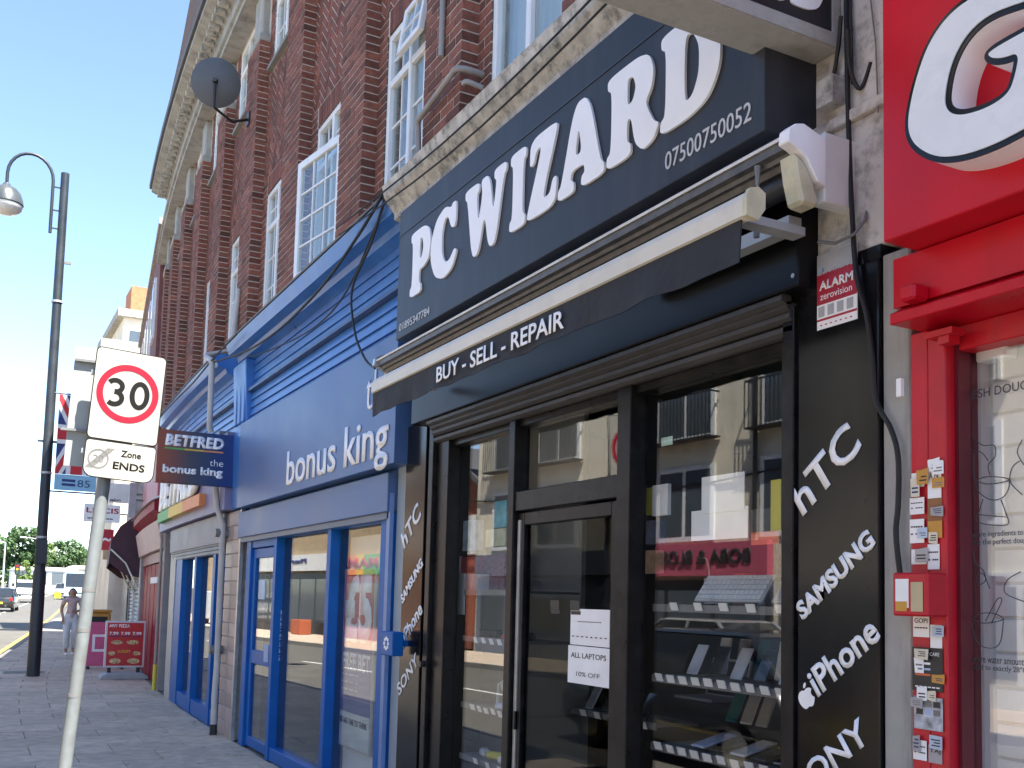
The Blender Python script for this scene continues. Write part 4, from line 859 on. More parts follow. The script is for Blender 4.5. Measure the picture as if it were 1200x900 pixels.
WB(MB().box(-.1, -.005, 2.165, 2.3, 1.585, 1.72), 'case', REDF, jb, bevel=.006); WB(MB().box(-.102, -.1, 2.235, 2.285, 1.61, 1.7), 'sticker', PAPER, jb); WB(MB().box(-.103, -.102, 2.18, 2.225, 1.6, 1.69), 'sticker', mat('beige_label', (.5, .42, .25), .6), jb); WB(MB().box(-.1035, -.103, 2.24, 2.284, 1.6, 1.63), 'sticker', mat('amber_sticker', (.6, .3, .05)), jb)
tag(WB(MB().box(-.02, -.005, 2.33, 2.35, 2.3, 2.36), 'cable_clip', VINYL, None), 'white cable clip on the lower pier', 'clip')
# ================================================================ blue betting shops
def brand_blue_upper(parent, s0, s1):       # shiplap boards and cornice above a fascia
    z = 3.47
    for i in range(8):
        if i == 4: z += .045
        WB(MB().extr([(-.022 if i < 4 else .0, z), (.03, z), (.03, z+.084), (-.006 if i < 4 else .012, z+.084)], s0, s1, 1), 'shiplap_board', BLUE, parent); z += .088
    WB(MB().extr([(-.06, 3.825), (-.06, 3.855), (.03, 3.862), (.03, 3.82)], s0, s1, 1), 'dark_rail', mat('deep_blue_rail', (.01, .05, .16), .4), parent)
    WB(MB().extr([(.04, 2.4), (.2, 2.4), (.2, 4.2), (.04, 4.2)], s0, s1, 1), 'backing', BLUE, parent)
def blue_cornice(parent, s0, s1):
    WB(MB().extr([(-.0, 4.2), (-.08, 4.23), (-.1, 4.28), (-.19, 4.3), (-.23, 4.42), (-.2, 4.445), (.24, 4.47), (.24, 4.18)], s0, s1, .8), 'cornice', BLUE, parent)
    WB(MB().extr([(-.24, 4.425), (-.2, 4.45), (.1, 4.466), (.1, 4.472), (-.2, 4.462), (-.245, 4.44)], s0, s1, .8), 'lead_flashing', mat('lead_flashing', (.13, .13, .14), .6, .3, 9), parent)
# --- near unit
u1 = TW('shop_front', 'royal blue betting shop front with door, two tall panes and free bet poster', 'shop', 9.2, .3, 0)
brand_blue_upper(u1, 6.56, 11.3); blue_cornice(u1, 6.5, 11.7)
fr = MB()
for a, b, d0 in ((6.88, 7.12, 0), (8.29, 8.39, 0), (9.99, 10.09, 0), (11.02, 11.2, 0)): fr.box(d0, .09, a, b, 0, 2.21)
fr.box(.012, .09, 7.12, 8.29, 0, .13).box(.012, .09, 8.39, 9.99, 0, .13).box(.012, .09, 7.12, 8.29, 2.16, 2.21).box(.012, .09, 8.39, 9.99, 2.16, 2.21).box(.012, .09, 10.09, 11.02, 2.09, 2.21)
WB(fr, 'window_frame', BLUEF, u1, bevel=.004)
WB(MB().box(-.03, .0, 6.87, 6.93, 0, 2.35), 'edge_trim', mat('pale_blue_trim', (.16, .26, .5), .4), u1)
for a, b, z0, z1 in ((7.12, 8.29, .13, 2.16), (8.39, 9.99, .13, 2.16)): WB(MB().box(.078, .086, a, b, z0, z1), 'pane', G_SHOP, u1)
dr = MB(); framed(dr, .03, .08, 10.1, 11.01, .02, 2.08, .1); dr.box(.03, .08, 10.2, 10.91, .88, 1.02); dr = WB(dr, 'door', BLUEF, u1, bevel=.004)
WB(MB().box(.05, .058, 10.2, 10.91, .12, .88).box(.05, .058, 10.2, 10.91, 1.02, 1.98), 'pane', G_SHOP, dr)
WB(MB().box(.0, .03, 10.13, 10.3, .93, 1.1), 'push_plate', mat('pale_blue_plate', (.2, .33, .6), .4), dr, bevel=.004)
WB(MB().box(.048, .05, 10.55, 10.8, 1.55, 1.75), 'door_notice', mat('pale_blue_notice', (.5, .62, .75), .6), dr)
sign_text('OPENING HOURS', 9.98, .95, .5, .05, .075, VINYL, u1, rot=radians(90))
WB(MB().extr([(-.05, 2.215), (-.05, 2.5), (.1, 2.5), (.1, 2.215)], 6.88, 11.45, 3), 'shutter_box', BLUEP, u1, bevel=.005)
WB(MB().extr([(-.03, 2.165), (-.03, 2.214), (.0, 2.214), (.0, 2.165)], 6.9, 11.4, 3), 'shutter_rail', GREYB, u1)
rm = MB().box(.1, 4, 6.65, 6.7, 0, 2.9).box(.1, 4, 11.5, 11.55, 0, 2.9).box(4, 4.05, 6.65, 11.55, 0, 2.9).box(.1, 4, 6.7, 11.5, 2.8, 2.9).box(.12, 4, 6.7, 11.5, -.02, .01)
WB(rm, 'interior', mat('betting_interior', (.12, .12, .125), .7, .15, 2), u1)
WB(MB().box(.19, .21, 7.0, 8.33, .13, 2.1), 'window_backing', mat('pale_backing', (.72, .78, .79), .7, .04, 2), u1)
f1 = TW('fascia_sign', 'wide dusty blue fascia sign with slim white lowercase lettering', 'sign', 9, -.1, 2.55)
WB(MB().extr([(-.12, 2.53), (-.12, 3.455), (-.1, 3.47), (.02, 3.47), (.02, 2.53)], 6.6, 11.25, 2), 'board', BLUEP, f1, bevel=.003)
sA, zA = fp(336, 567, -.12); sB, zB = fp(455, 535, -.12)
sign_text('bonus king', sA, 2.5, sA-sB, .42, -.122, VINYL, f1, bold=.012, ext=.006); sign_text('the', 7.2, 2.98, .55, .3, -.122, VINYL, f1, bold=-.01, ext=.006)
# poster behind the right pane: FREE BET
ps = TW('poster', 'tall poster with giant white and red pound lettering above FREE BET', 'poster', 7.9, .3, .4)
PD = .15
def pp(u, v): return fp(u, v, PD)
ps0, ps1 = pp(402, 760)[0], pp(436, 760)[0]; PW = ps0-ps1
zt, zb = pp(420, 668)[1], pp(420, 880)[1]
WB(MB().box(PD, PD+.02, ps1-.02, ps0+.02, zb-.01, zt+.01), 'frame', mat('clear_frame', (.4, .42, .43), .3), ps)
zm1 = pp(420, 760)[1]; zm2 = pp(420, 795)[1]; zm3 = pp(420, 822)[1]; zm4 = pp(420, 838)[1]
WB(MB().box(PD-.004, PD, ps1, ps0, zm1, zt), 'print', REDV, ps); WB(MB().box(PD-.004, PD, ps1, ps0, zm2, zm1), 'print', mat('violet_grey_print', (.28, .24, .4), .6), ps)
WB(MB().box(PD-.004, PD, ps1, ps0, zm4, zm2), 'print', mat('violet_grey_print', (.28, .24, .4), .6), ps); WB(MB().box(PD-.0045, PD-.001, ps1, ps0, zm4, zm3), 'print', mat('navy_print', (.05, .09, .28), .6), ps); WB(MB().box(PD-.004, PD, ps1, ps0, zb, zm4), 'print', mat('mint_print', (.58, .66, .65), .6), ps)
h1 = (zt-zm1)
sign_text('£5', ps0-.015, zm1+h1*.05, PW-.03, h1*.9, PD-.006, VINYL, ps, bold=.06, ext=.001)
sign_text('FREE BET', ps0-.02, zm2+.05, PW-.04, (zm1-zm2)*.6, PD-.006, VINYL, ps, bold=.03, ext=.001)
for i in range(3): sign_text('- -- --- --', ps0-.03, zm3+.07+.06*i, PW*.55, .012, PD-.006, VINYL, ps, ext=.001)
sign_text('TAKE TIME TO THINK', ps0-.06, zm4-(zm4-zb)*.35, PW-.1, .05, PD-.006, DARK, ps, ext=.001, bold=.02)
WB(MB().tube([(PD-.0055, ps0-.03, zm4-(zm4-zb)*.35+.025), (PD-.004, ps0-.03, zm4-(zm4-zb)*.35+.025)], .03, 16), 'dial_mark', DARK, ps)
sp = TW('box_sign', 'small square dark blue box sign with a white wreath mark beside the black pilaster', 'sign', 6.95, -.12, 1.35)
zc_ = fp(456, 754, -.15)[1]; sc_ = fp(456, 754, -.15)[0]
WB(MB().box(-.17, -.09, sc_-.11, sc_+.13, zc_-.08, zc_+.08), 'case', BLUEF, sp, bevel=.006); WB(MB().box(-.09, .0, sc_-.02, sc_+.02, zc_-.02, zc_+.02), 'bracket', BLUEF, sp)
for i in range(8):
    a = 2*pi*i/8; WB(MB().box(-.173, -.17, sc_+.035*cos(a)-.012, sc_+.035*cos(a)+.012, zc_+.035*sin(a)-.01, zc_+.035*sin(a)+.01), 'mark', VINYL, sp)
# --- far unit
u2 = TW('shop_front', 'second royal blue betting shop front with three tall panes and grey shutter box', 'shop', 14.4, .3, 0)
brand_blue_upper(u2, 11.86, 17.35); blue_cornice(u2, 12.3, 17.45)
fr = MB()
for a, b in ((12.3, 12.42), (12.83, 12.98), (14.16, 14.3), (15.4, 16.0)): fr.sbox(0, .09, a, b, 0, 2.19)
for a, b in ((12.42, 12.83), (12.98, 14.16), (14.3, 15.4)): fr.sbox(.012, .09, a, b, 0, .2).sbox(.012, .09, a, b, 2.12, 2.19)
WB(fr, 'window_frame', BLUEF, u2); WB(MB().sbox(-.01, .09, 16.02, 16.6, 0, 2.2), 'jamb', GALV, u2)
for a, b in ((12.42, 12.83), (12.98, 14.16), (14.3, 15.4)): WB(MB().box(.078, .086, a, b, .2, 2.12), 'pane', G_SHOP, u2)
WB(MB().extr([(-.05, 2.2), (-.05, 2.54), (.1, 2.54), (.1, 2.2)], 12.2, 16.45, 1), 'shutter_box', mat('grey_violet_panel', (.17, .17, .22), .45, .1, 3), u2)
for i in range(3): WB(MB().extr([(-.03+.01*i, 2.175-.045*i), (-.03+.01*i, 2.198-.045*i+.015), (.02, 2.198-.045*i+.015), (.02, 2.16-.045*i)], 12.3, 16.4, 1), 'shutter_slat', GREYB, u2)
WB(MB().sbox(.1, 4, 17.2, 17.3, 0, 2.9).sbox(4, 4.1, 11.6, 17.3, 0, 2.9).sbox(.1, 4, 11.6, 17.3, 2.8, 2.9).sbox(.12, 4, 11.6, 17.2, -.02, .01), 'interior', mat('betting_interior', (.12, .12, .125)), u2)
f2 = TW('fascia_sign', 'lilac fascia sign with bold white letters over a green to orange bar', 'sign', 14.6, -.1, 2.55)
WB(MB().extr([(-.12, 2.56), (-.12, 3.46), (.02, 3.46), (.02, 2.56)], 11.9, 17.4, 1), 'board', LILAC, f2)
sign_text('BETFRED', 16.9, 2.86, 3.6, .5, -.15, VINYL, f2, bold=.06, ext=.05, shear=.1)
for i, m in enumerate((mat('green_bar', (.1, .4, .1), .5), mat('yellow_bar', (.75, .5, .06), .5), mat('orange_bar', (.75, .28, .1), .5))):
    WB(MB().extr([(-.2, 2.68), (-.2, 2.83), (-.12, 2.83), (-.12, 2.68)], 17.0-1.4*(i+1)*.95, 17.0-1.4*i*.95-.002, 1), 'colour_bar', m, f2)
# pier and console between the units, pipes
pe = TW('tiled_pier', 'narrow pink and grey tiled pier between the two blue betting shops', 'pier', 11.8, 0, 0)
WB(MB().sbox(.0, .3, 11.5, 12.2, 0, 2.54), 'core', MORTAR, pe)
TL = mat('faded_glazed_tile', (.36, .29, .27), .35, .15, 7, rnd=.25)
tm = MB().box(-.012, .0, 0, .335, 0, .148).mesh('tile', TL, bevel=.003); tm2 = MB().box(0, .2, -.012, 0, 0, .148).mesh('tile', TL, bevel=.003)
for r_ in range(16):
    for k_ in range(2): o = ob('tile', tm, pe); o.location = W(0, 11.51+.345*k_, .02+r_*.157)-world_loc(pe); o.rotation_euler = (0, 0, -theta(11.8))
WB(MB().box(-.02, .02, 11.44, 11.5, 0, 2.54), 'steel_corner', ALU, pe)
cn = TW('blue_console', 'upright royal blue console bracket under the cornice between the betting shops', 'bracket', 11.7, -.1, 3.5)
WB(MB().extr([(-.04, 2.56), (-.06, 3.5), (-.1, 4.2), (.1, 4.2), (.1, 2.56)], 11.26, 11.86, 1), 'block', BLUE, cn, bevel=.01)
for i in range(3): WB(MB().box(-.085, -.04, 11.3+.19*i, 11.42+.19*i, 3.5, 4.1), 'flute', BLUE, cn, bevel=.01)
dp = TW('drain_pipe', 'off white drain pipe running down beside the tiled pier', 'pipe', 12.1, -.1, 0)
WHP = mat('off_white_pipe', (.5, .48, .45), .5, .12, 8, stain=(.25, .23, .2), stamt=.5)
WB(MB().tube([(.1, 12.75, 5.4), (.06, 12.75, 4.62), (-.26, 12.7, 4.5), (-.27, 12.62, 4.46), (-.27, 12.3, 4.36), (-.27, 12.24, 4.32), (-.27, 12.2, 3.55), (-.25, 12.2, 3.48)], .035, 10), 'pipe_run', WHP, dp, smooth=True)
WB(MB().tube([(-.22, 12.2, 3.46), (-.15, 12.15, 2.6), (-.08, 12.1, 2.4), (-.08, 12.06, 1.0), (-.08, 12.05, .75), (-.1, 12.0, .45), (-.1, 11.97, .02)], .035, 10), 'pipe_run', WHP, dp, smooth=True)
for z_ in (.95, 2.3, 3.46): WB(MB().tube([(-.16, 12.12 if z_ < 3 else 12.2, z_), (.0, 12.12 if z_ < 3 else 12.2, z_)], .05, 10), 'clamp', MIDG, dp)
WB(MB().tube([(-.1, 11.975, .12), (-.1, 11.97, .0)], .042, 10), 'black_shoe', DARK, dp)
# betting projecting sign
bp = T('projecting_sign', 'orange to navy box sign with white lettering, projecting above the pavement', 'sign', W(-.4, 11.9, 3.1))
bx0, bx1, by, bz0, bz1 = 1.79, 2.64, PATH(11.9)[1], 2.815, 3.412
gm = bpy.data.materials.new('orange_navy_gradient'); gm.use_nodes = True; nn = gm.node_tree.nodes; ll = gm.node_tree.links
tcn = nn.new('ShaderNodeTexCoord'); sx = nn.new('ShaderNodeSeparateXYZ'); cr = nn.new('ShaderNodeValToRGB'); ll.new(tcn.outputs['Generated'], sx.inputs[0]); ll.new(sx.outputs['X'], cr.inputs[0]); ll.new(cr.outputs[0], nn['Principled BSDF'].inputs['Base Color'])
el = cr.color_ramp.elements; el[0].color = (.3, .07, .03, 1); el[1].color = (.012, .04, .2, 1); e = el.new(.12); e.color = (.26, .07, .04, 1); e = el.new(.42); e.color = (.06, .06, .08, 1); e = el.new(.7); e.color = (.02, .045, .13, 1); nn['Principled BSDF'].inputs['Roughness'].default_value = .35
rel(MB().box(bx0, bx1, by-.05, by+.05, bz0, bz1), 'panel', gm, bp, bevel=.004)
put(text_mesh('BETFRED', .65, .13, VINYL, .002, bold=.05, shear=.12), 'lettering', bp, ALONG, Vector((1.87, by-.0505, 3.235)))
for i, m in enumerate(('green_bar', 'yellow_bar', 'orange_bar')): rel(MB().box(1.87+.215*i, 1.87+.215*(i+1)-.001, by-.054, by-.0505, 3.195, 3.213), 'colour_bar', MATS[m], bp)
put(text_mesh('the', .15, .075, VINYL, .002, bold=-.01), 'lettering', bp, ALONG, Vector((2.37, by-.0505, 3.04))); put(text_mesh('bonus king', .66, .12, VINYL, .002, bold=.04), 'lettering', bp, ALONG, Vector((1.86, by-.0505, 2.9)))
rel(MB().box(bx1, 2.72, by-.02, by+.02, 3.25, 3.3).box(bx1, 2.72, by-.02, by+.02, 2.9, 2.94), 'wall_arm', BLUEF, bp)
# cables strung over the blue fronts
for i, (lb, pts) in enumerate((('sagging black cable across the blue boards to the awning end', [(-.25, 6.6, 4.42), (-.2, 7.0, 4.2), (-.2, 7.4, 3.95), (-.18, 7.35, 3.6), (-.25, 6.9, 3.3), (-.3, 6.55, 3.16)]), ('bundle of thin cables slung under the blue cornice', [(-.26, 6.55, 4.45), (-.24, 7.2, 4.3), (-.2, 8.2, 4.18), (-.18, 9.5, 4.13), (-.2, 10.8, 4.17), (-.26, 12.3, 4.33)]), ('grey looping cable along the edge of the blue cornice', [(-.27, 11.0, 4.38), (-.28, 12.2, 4.34), (-.27, 13.5, 4.3), (-.26, 15.0, 4.33), (-.26, 17.2, 4.36)]), ('second thin cable crossing the blue boards', [(-.25, 6.55, 4.4), (-.1, 7.8, 4.08), (-.08, 8.8, 3.98), (-.08, 10.4, 4.1), (-.1, 11.2, 4.2)]))):
    q = []
    for k_ in range(len(pts)-1):
        p0, p1, p2, p3 = [Vector(pts[min(max(k_+j, 0), len(pts)-1)]) for j in (-1, 0, 1, 2)]
        for t_ in range(6):
            t_ /= 6; q.append(.5*((2*p1)+(-p0+p2)*t_+(2*p0-5*p1+4*p2-p3)*t_*t_+(-p0+3*p1-3*p2+p3)*t_**3))
    q.append(Vector(pts[-1])); tag(WB(MB().tube([tuple(p) for p in q], (.009, .012, .01, .007)[i], 6), 'cable', CABLE, None, smooth=True), lb, 'cable')
# satellite dish
sd = TW('satellite_dish', 'round grey satellite dish on a bent arm against the brickwork', 'satellite dish', 12.7, .1, 7.6)
dc = W(-.36, 12.48, 7.87); nrm = (Vector((0, 0, CAMH))-dc).normalized(); nrm = (nrm+Vector((-.12, 0, .25))).normalized(); X_ = nrm.cross(Vector((0, 0, 1))).normalized(); Y_ = X_.cross(nrm)
DG = mat('dish_grey', (.085, .09, .1), .5, .1, 4)
rr = .3; prof = [(.0001, 0), (rr*.35, .008), (rr*.7, .03), (rr*.95, .058), (rr, .066), (rr, .074), (rr*.95, .07), (rr*.7, .044), (rr*.35, .022), (.0001, .014)]
rel(MB().lathe(prof[:5]+prof[5:], 32, dc, (X_, Y_, -nrm*-1 if False else -nrm)), 'reflector', DG, sd, smooth=True)
ctr = dc+nrm*.02
wp = W(.12, 12.72, 7.6)
rel(MB().tube([ctr, ctr-Y_*.2+nrm*.05, ctr-Y_*.33+nrm*.06, (ctr-Y_*.4+wp)/2+Vector((0, 0, -.06)), wp], .018, 8), 'arm', DARK, sd, smooth=True)
rel(MB().tube([ctr+nrm*.0, ctr+nrm*.06], [.035, .025], 10), 'mount_head', DARK, sd); rel(MB().box(wp.x-.02, wp.x+.06, wp.y-.06, wp.y+.06, wp.z-.08, wp.z+.08), 'wall_plate', DARK, sd)
# ================================================================ speed limit sign on its leaning pole
POLE = mat('dull_grey_pole', (.2, .22, .225), .55, .15, 9, metal=.2, stain=(.16, .16, .15), stamt=.5, stscale=5)
sg = T('speed_limit_sign', 'leaning grey pole with white 30 limit plate and zone ends plate', 'sign', (0.6, 7.0, 0))
SY = 6.83
x_b, z_b = yp(75, 900, SY+.09); x_t, z_t = yp(118, 590, SY+.09)
kx = (x_t-x_b)/(z_t-z_b); xg = x_b-kx*z_b; xt = x_b+kx*(3.02-z_b)
rel(MB().tube([(xg, SY+.09, -.05), (xt, SY+.09, 3.02)], .04, 16), 'pole', POLE, sg, smooth=True)
for z_ in (.95, 1.35, 1.6): rel(MB().tube([(xg+kx*z_, SY+.09, z_-.012), (xg+kx*(z_+.024), SY+.09, z_+.012)], .0415, 16), 'strap', MIDG, sg, smooth=True)
roll_ = -atan2(420-405, 196-114)*.62
pw, ph = .41, .535
TLc = Vector((yp(114, 405, SY)[0], 0, yp(114, 405, SY)[1])); BRc = Vector((yp(177, 568, SY)[0], 0, yp(177, 568, SY)[1]))
TRc = Vector((yp(196, 420, SY)[0], 0, yp(196, 420, SY)[1])); BLc = Vector((yp(98, 517, SY)[0], 0, yp(98, 517, SY)[1]))
ux = (TRc-TLc); pw = ux.length; ux.normalize(); uz = Vector((-ux.z, 0, ux.x)); mid_ = (TLc+TRc)/2
tilt_ang = atan2(ux.z, ux.x)
PLM = Matrix.Translation(Vector((TLc.x, SY, TLc.z))) @ Matrix.Rotation(-tilt_ang, 4, 'Y')   # local x right, z up, origin top left
SGW = mat('sign_white', (.38, .365, .32), .6, .04, 6, stain=(.34, .32, .27), stamt=.35, stscale=6, streak=True)
SGB = mat('sign_black', (.01, .01, .01), .7, spec=.15); SGR = mat('sign_red', (.32, .01, .03), .6, .05, 8, spec=.2); SGG = mat('sign_grey', (.16, .16, .16), .5)
def signpart(me, name, parent, x, y, z):     # lies in the plate plane, z = proud of the plate
    o = bpy.data.objects.new(name, me); COL.objects.link(o); o.parent = parent
    o.matrix_basis = Matrix.Translation(-sg.location) @ PLM @ ALONG @ Matrix.Translation((x, y, z)); return o
def rrect(w, h, r, chop=0):
    p = []
    for cx, cy, a0 in ((w-r, h-r, 0), (r, h-r, 90), (r, r, 180), (w-r, r, 270)):
        rr2 = r if not (chop and cy == r) else chop
        cx2 = cx if not (chop and cy == r) else (w-rr2 if cx > w/2 else rr2); cy2 = cy if not (chop and cy == r) else rr2
        for k_ in range(5): a = radians(a0+90*k_/4); p.append((cx2+rr2*cos(a), cy2+rr2*sin(a)))
    return p
def solid(loops, m, ext, name='plate'): return outline_mesh(loops, m, ext, name, smooth=0)
def circ(cx, cy, r, n=48): return [(cx+r*cos(2*pi*k_/n), cy+r*sin(2*pi*k_/n)) for k_ in range(n)]
ph = .585; ph2 = .238
p1 = signpart(solid([rrect(pw, ph, .03)], SGB, .004), 'limit_plate', sg, 0, -ph, 0); pf = signpart(solid([[(x_+.006, y_+.006) for x_, y_ in rrect(pw-.012, ph-.012, .026)]], SGW, .002), 'plate_face', sg, 0, -ph, .0042)
cx_, cy_ = pw*.5, -ph*.47; R_ = pw*.44
signpart(solid([circ(0, 0, R_), circ(0, 0, R_*.79)], SGR, .0015), 'red_ring', sg, cx_, cy_, .0065)
def digit(ch, w, h, m): return text_mesh(ch, w, h, m, .0015, bold=.05)
def zero(w, h, t, m): return outline_mesh([[(w/2+w/2*cos(2*pi*k_/40), h/2+h/2*sin(2*pi*k_/40)) for k_ in range(40)], [(w/2+(w/2-t)*cos(2*pi*k_/40), h/2+(h/2-t)*sin(2*pi*k_/40)) for k_ in range(40)]], m, .0015, 'digit', smooth=0)
DH = pw*.43
def stroke(pts, w, m, ext):
    vs = []; fs = []; k = len(pts)
    for i in range(k):
        a, b = Vector(pts[max(i-1, 0)]), Vector(pts[min(i+1, k-1)]); t_ = (b-a).normalized(); n_ = Vector((-t_.y, t_.x))*w/2; p = Vector(pts[i])
        vs += [(*(p+n_), 0), (*(p-n_), 0), (*(p+n_), ext), (*(p-n_), ext)]
    for i in range(k-1):
        a, b = 4*i, 4*i+4; fs += [(a+2, a+3, b+3, b+2), (a, b, b+1, a+1), (a, a+2, b+2, b), (a+1, b+1, b+3, a+3)]
    fs += [(0, 1, 3, 2), (4*k-4, 4*k-2, 4*k-1, 4*k-3)]; return MB().add(vs, fs).mesh('digit', m)
r1, r2 = DH*.2, DH*.225; tk3 = DH*.165
c1, c2 = (DH*.27, DH-r1-tk3/2), (DH*.27, r2+tk3/2)
p3 = [(c1[0]+r1*1.15*cos(radians(a_)), c1[1]+r1*sin(radians(a_))) for a_ in range(150, -71, -20)]+[(c1[0]+r1*.25, c1[1]-r1), (c1[0]-r1*.05, c1[1]-r1*1.02)]
signpart(stroke(p3, tk3, SGB, .0015), 'digit', sg, cx_-DH*.7, cy_-DH*.5, .0065)
p3 = [(c1[0]-r1*.05, c2[1]+r2), (c1[0]+r1*.25, c2[1]+r2*.97)]+[(c2[0]+r2*1.12*cos(radians(a_)), c2[1]+r2*sin(radians(a_))) for a_ in range(65, -151, -20)]
signpart(stroke(p3, tk3, SGB, .0017), 'digit', sg, cx_-DH*.7, cy_-DH*.5, .0066)
signpart(zero(DH*.66, DH, DH*.17, SGB), 'digit', sg, cx_+DH*.06, cy_-DH*.5, .0065)
p2 = signpart(solid([rrect(pw, ph2, .02, .06)], SGB, .004), 'zone_plate', sg, 0, -ph-ph2-.004, 0); signpart(solid([[(x_+.006, y_+.006) for x_, y_ in rrect(pw-.012, ph2-.012, .018, .055)]], SGW, .002), 'plate_face', sg, 0, -ph-ph2-.004, .0042)
zc = -ph-ph2*.5-.004; rz_ = .062
signpart(solid([circ(0, 0, rz_), circ(0, 0, rz_*.84)], SGG, .0012), 'grey_ring', sg, .085, zc, .0065)
signpart(text_mesh('20', .062, .045, SGG, .0012), 'lettering', sg, .054, zc-.022, .0065)
for k_ in range(5): signpart(solid([[(-.07+.009*k_, -.06), (-.066+.009*k_, -.06), (.054+.009*k_, .075), (.05+.009*k_, .075)]], SGG, .001), 'cancel_stripe', sg, .085, zc, .0075)
signpart(text_mesh('Zone', .12, .042, SGB, .0012, bold=.02), 'lettering', sg, .215, zc+.03, .0065); signpart(text_mesh('ENDS', .19, .048, SGB, .0012, bold=.025), 'lettering', sg, .175, zc-.052, .0065)
rel(MB().box(xt-.17, xt-.01, SY+.02, SY+.06, 2.95, 2.98).box(xt-.2, xt-.01, SY+.02, SY+.06, 2.45, 2.48), 'bracket', GALV, sg)
# plate facing the other way on the same pole
bxa, bza = yp(80, 408, SY+.17); bxb, bzb = yp(62, 640, SY+.17)
GB = mat('sign_back_grey', (.34, .36, .34), .5, .1, 4)
bq = MB(); x0_, z0_ = yp(77, 600, SY+.17); x1_, z1_ = yp(110, 408, SY+.17); z0_ = z1_-.77
k2 = (yp(110, 408, SY+.17)[0]-yp(103, 555, SY+.17)[0])/(yp(110, 408, SY+.17)[1]-yp(103, 555, SY+.17)[1])
L0 = yp(89, 408, SY+.17)[0]
bq.add([(L0-.02-k2*.77-.02, SY+.17, z0_), (L0+.36-k2*.77, SY+.17, z0_), (L0+.38, SY+.17, z1_), (L0, SY+.17, z1_), (L0-.02-k2*.77-.02, SY+.174, z0_), (L0+.36-k2*.77, SY+.174, z0_), (L0+.38, SY+.174, z1_), (L0, SY+.174, z1_)], [(0, 3, 2, 1), (4, 5, 6, 7), (0, 1, 5, 4), (1, 2, 6, 5), (2, 3, 7, 6), (3, 0, 4, 7)])
rel(bq, 'rear_plate', GB, sg)
for xo, zo in ((0, .1), (-.06, .55)): rel(MB().box(L0+xo, L0+xo+.3, SY+.14, SY+.17, z1_-zo, z1_-zo+.015), 'channel', MIDG, sg)
# ================================================================ lamp post with banner
lx, ly = 1.20, 20.83
lm = T('street_lamp', 'tall dark lamp column with a swan neck arm and glass bowl', 'street lamp', (lx, ly, 0))
LP = mat('lamp_column_paint', (.02, .027, .035), .45, .15, 5, stain=(.05, .055, .06), stamt=.4)
MB().tube([(0, 0, 0), (0, 0, 1.9), (0, 0, 1.95), (0, 0, 9.5)], [.115, .11, .095, .075], 16).build('column', LP, lm, smooth=True)
MB().box(-.1, .1, -.13, -.08, 2.05, 2.5).build('service_box', LP, lm, bevel=.01)
arc = [(-.2, 0, 8.3)]+[(-.2, 0, 8.9)]+[(-.2-.39+.39*cos(a_), 0, 9.3+.45*sin(a_)) for a_ in [radians(x) for x in range(0, 181, 15)]]+[(-.98, 0, 9.12)]
MB().tube(arc, .03, 10).build('swan_neck', LP, lm, smooth=True)
for z_ in (8.4, 8.75, 9.2): MB().box(-.2, 0, -.012, .012, z_-.012, z_+.012).build('neck_clamp', LP, lm)
hd = MB().lathe([(.0001, .5), (.07, .48), (.1, .42), (.22, .36), (.31, .26), (.36, .12), (.38, .0), (.36, -.02)], 24).build('lamp_head', mat('lamp_head_grey', (.1, .11, .11), .3, .15, 6, metal=.4), lm, smooth=True); hd.location = (-.98, 0, 8.7); hd.scale = (.82,)*3
bw_ = MB().lathe([(.36, -.02), (.34, -.12), (.24, -.2), (.1, -.24), (.0001, -.25)], 24).build('glass_bowl', mat('bowl_glass', (.75, .75, .7), .2, .05, 5), lm, smooth=True); bw_.location = (-.98, 0, 8.7); bw_.scale = (.82,)*3
for z_ in (3.75, 2.55, 7.0): MB().tube([(0, 0, z_-.02), (0, 0, z_+.02)], .1, 14).build('band', GALV, lm)
MB().box(.06, .2, -.02, .02, 7.75, 7.8).build('sensor', MIDG, lm); MB().box(-.18, .18, -.01, .01, 4.32, 4.36).build('bracket', LP, lm)
bn = T('street_banner', 'union flag banner with a pale blue strip hung from the lamp column', 'banner', (lx+.5, ly-.05, 3.3))
f0, zf1 = yp(70, 462, ly-.05); f1_, zf0 = yp(112, 577, ly-.05); zs = yp(80, 556, ly-.05)[1]
fw_, fh_ = f1_-f0, zf1-zs
NAV = mat('flag_navy', (.02, .04, .16), .6); FRD = mat('flag_red', (.5, .02, .03), .6); FWH = mat('flag_white', (.72, .74, .76), .6)
yb = ly-.05
rel(MB().box(f0, f1_, yb, yb+.01, zs, zf1), 'cloth', NAV, bn)
def band2(a, b, w, m, y): 
    d_ = Vector((b[0]-a[0], b[1]-a[1])).normalized(); n2 = Vector((-d_.y, d_.x))*w/2
    q = clip([(a[0]+n2.x, a[1]+n2.y), (b[0]+n2.x, b[1]+n2.y), (b[0]-n2.x, b[1]-n2.y), (a[0]-n2.x, a[1]-n2.y)], f0, f1_, zs, zf1); rel(MB().prism(q, y-.002, y, 1), 'stripe', m, bn)
for a, b in (((f0, zs), (f1_, zf1)), ((f0, zf1), (f1_, zs))): band2(a, b, .22, FWH, yb-.0005-(.003 if a[1] == zs else 0)); band2(a, b, .09, FRD, yb-.007-(.003 if a[1] == zs else 0))
cxm, czm = (f0+f1_)/2, (zs+zf1)/2
band2((cxm, zs), (cxm, zf1), .36, FWH, yb-.0145); band2((f0, czm), (f1_, czm), .36, FWH, yb-.0175); band2((cxm, zs), (cxm, zf1), .2, FRD, yb-.0205); band2((f0, czm), (f1_, czm), .2, FRD, yb-.0235)
rel(MB().box(f0, f1_, yb-.002, yb+.01, zf0, zs-.005), 'pale_strip', mat('pale_blue_cloth', (.25, .5, .68), .7), bn)
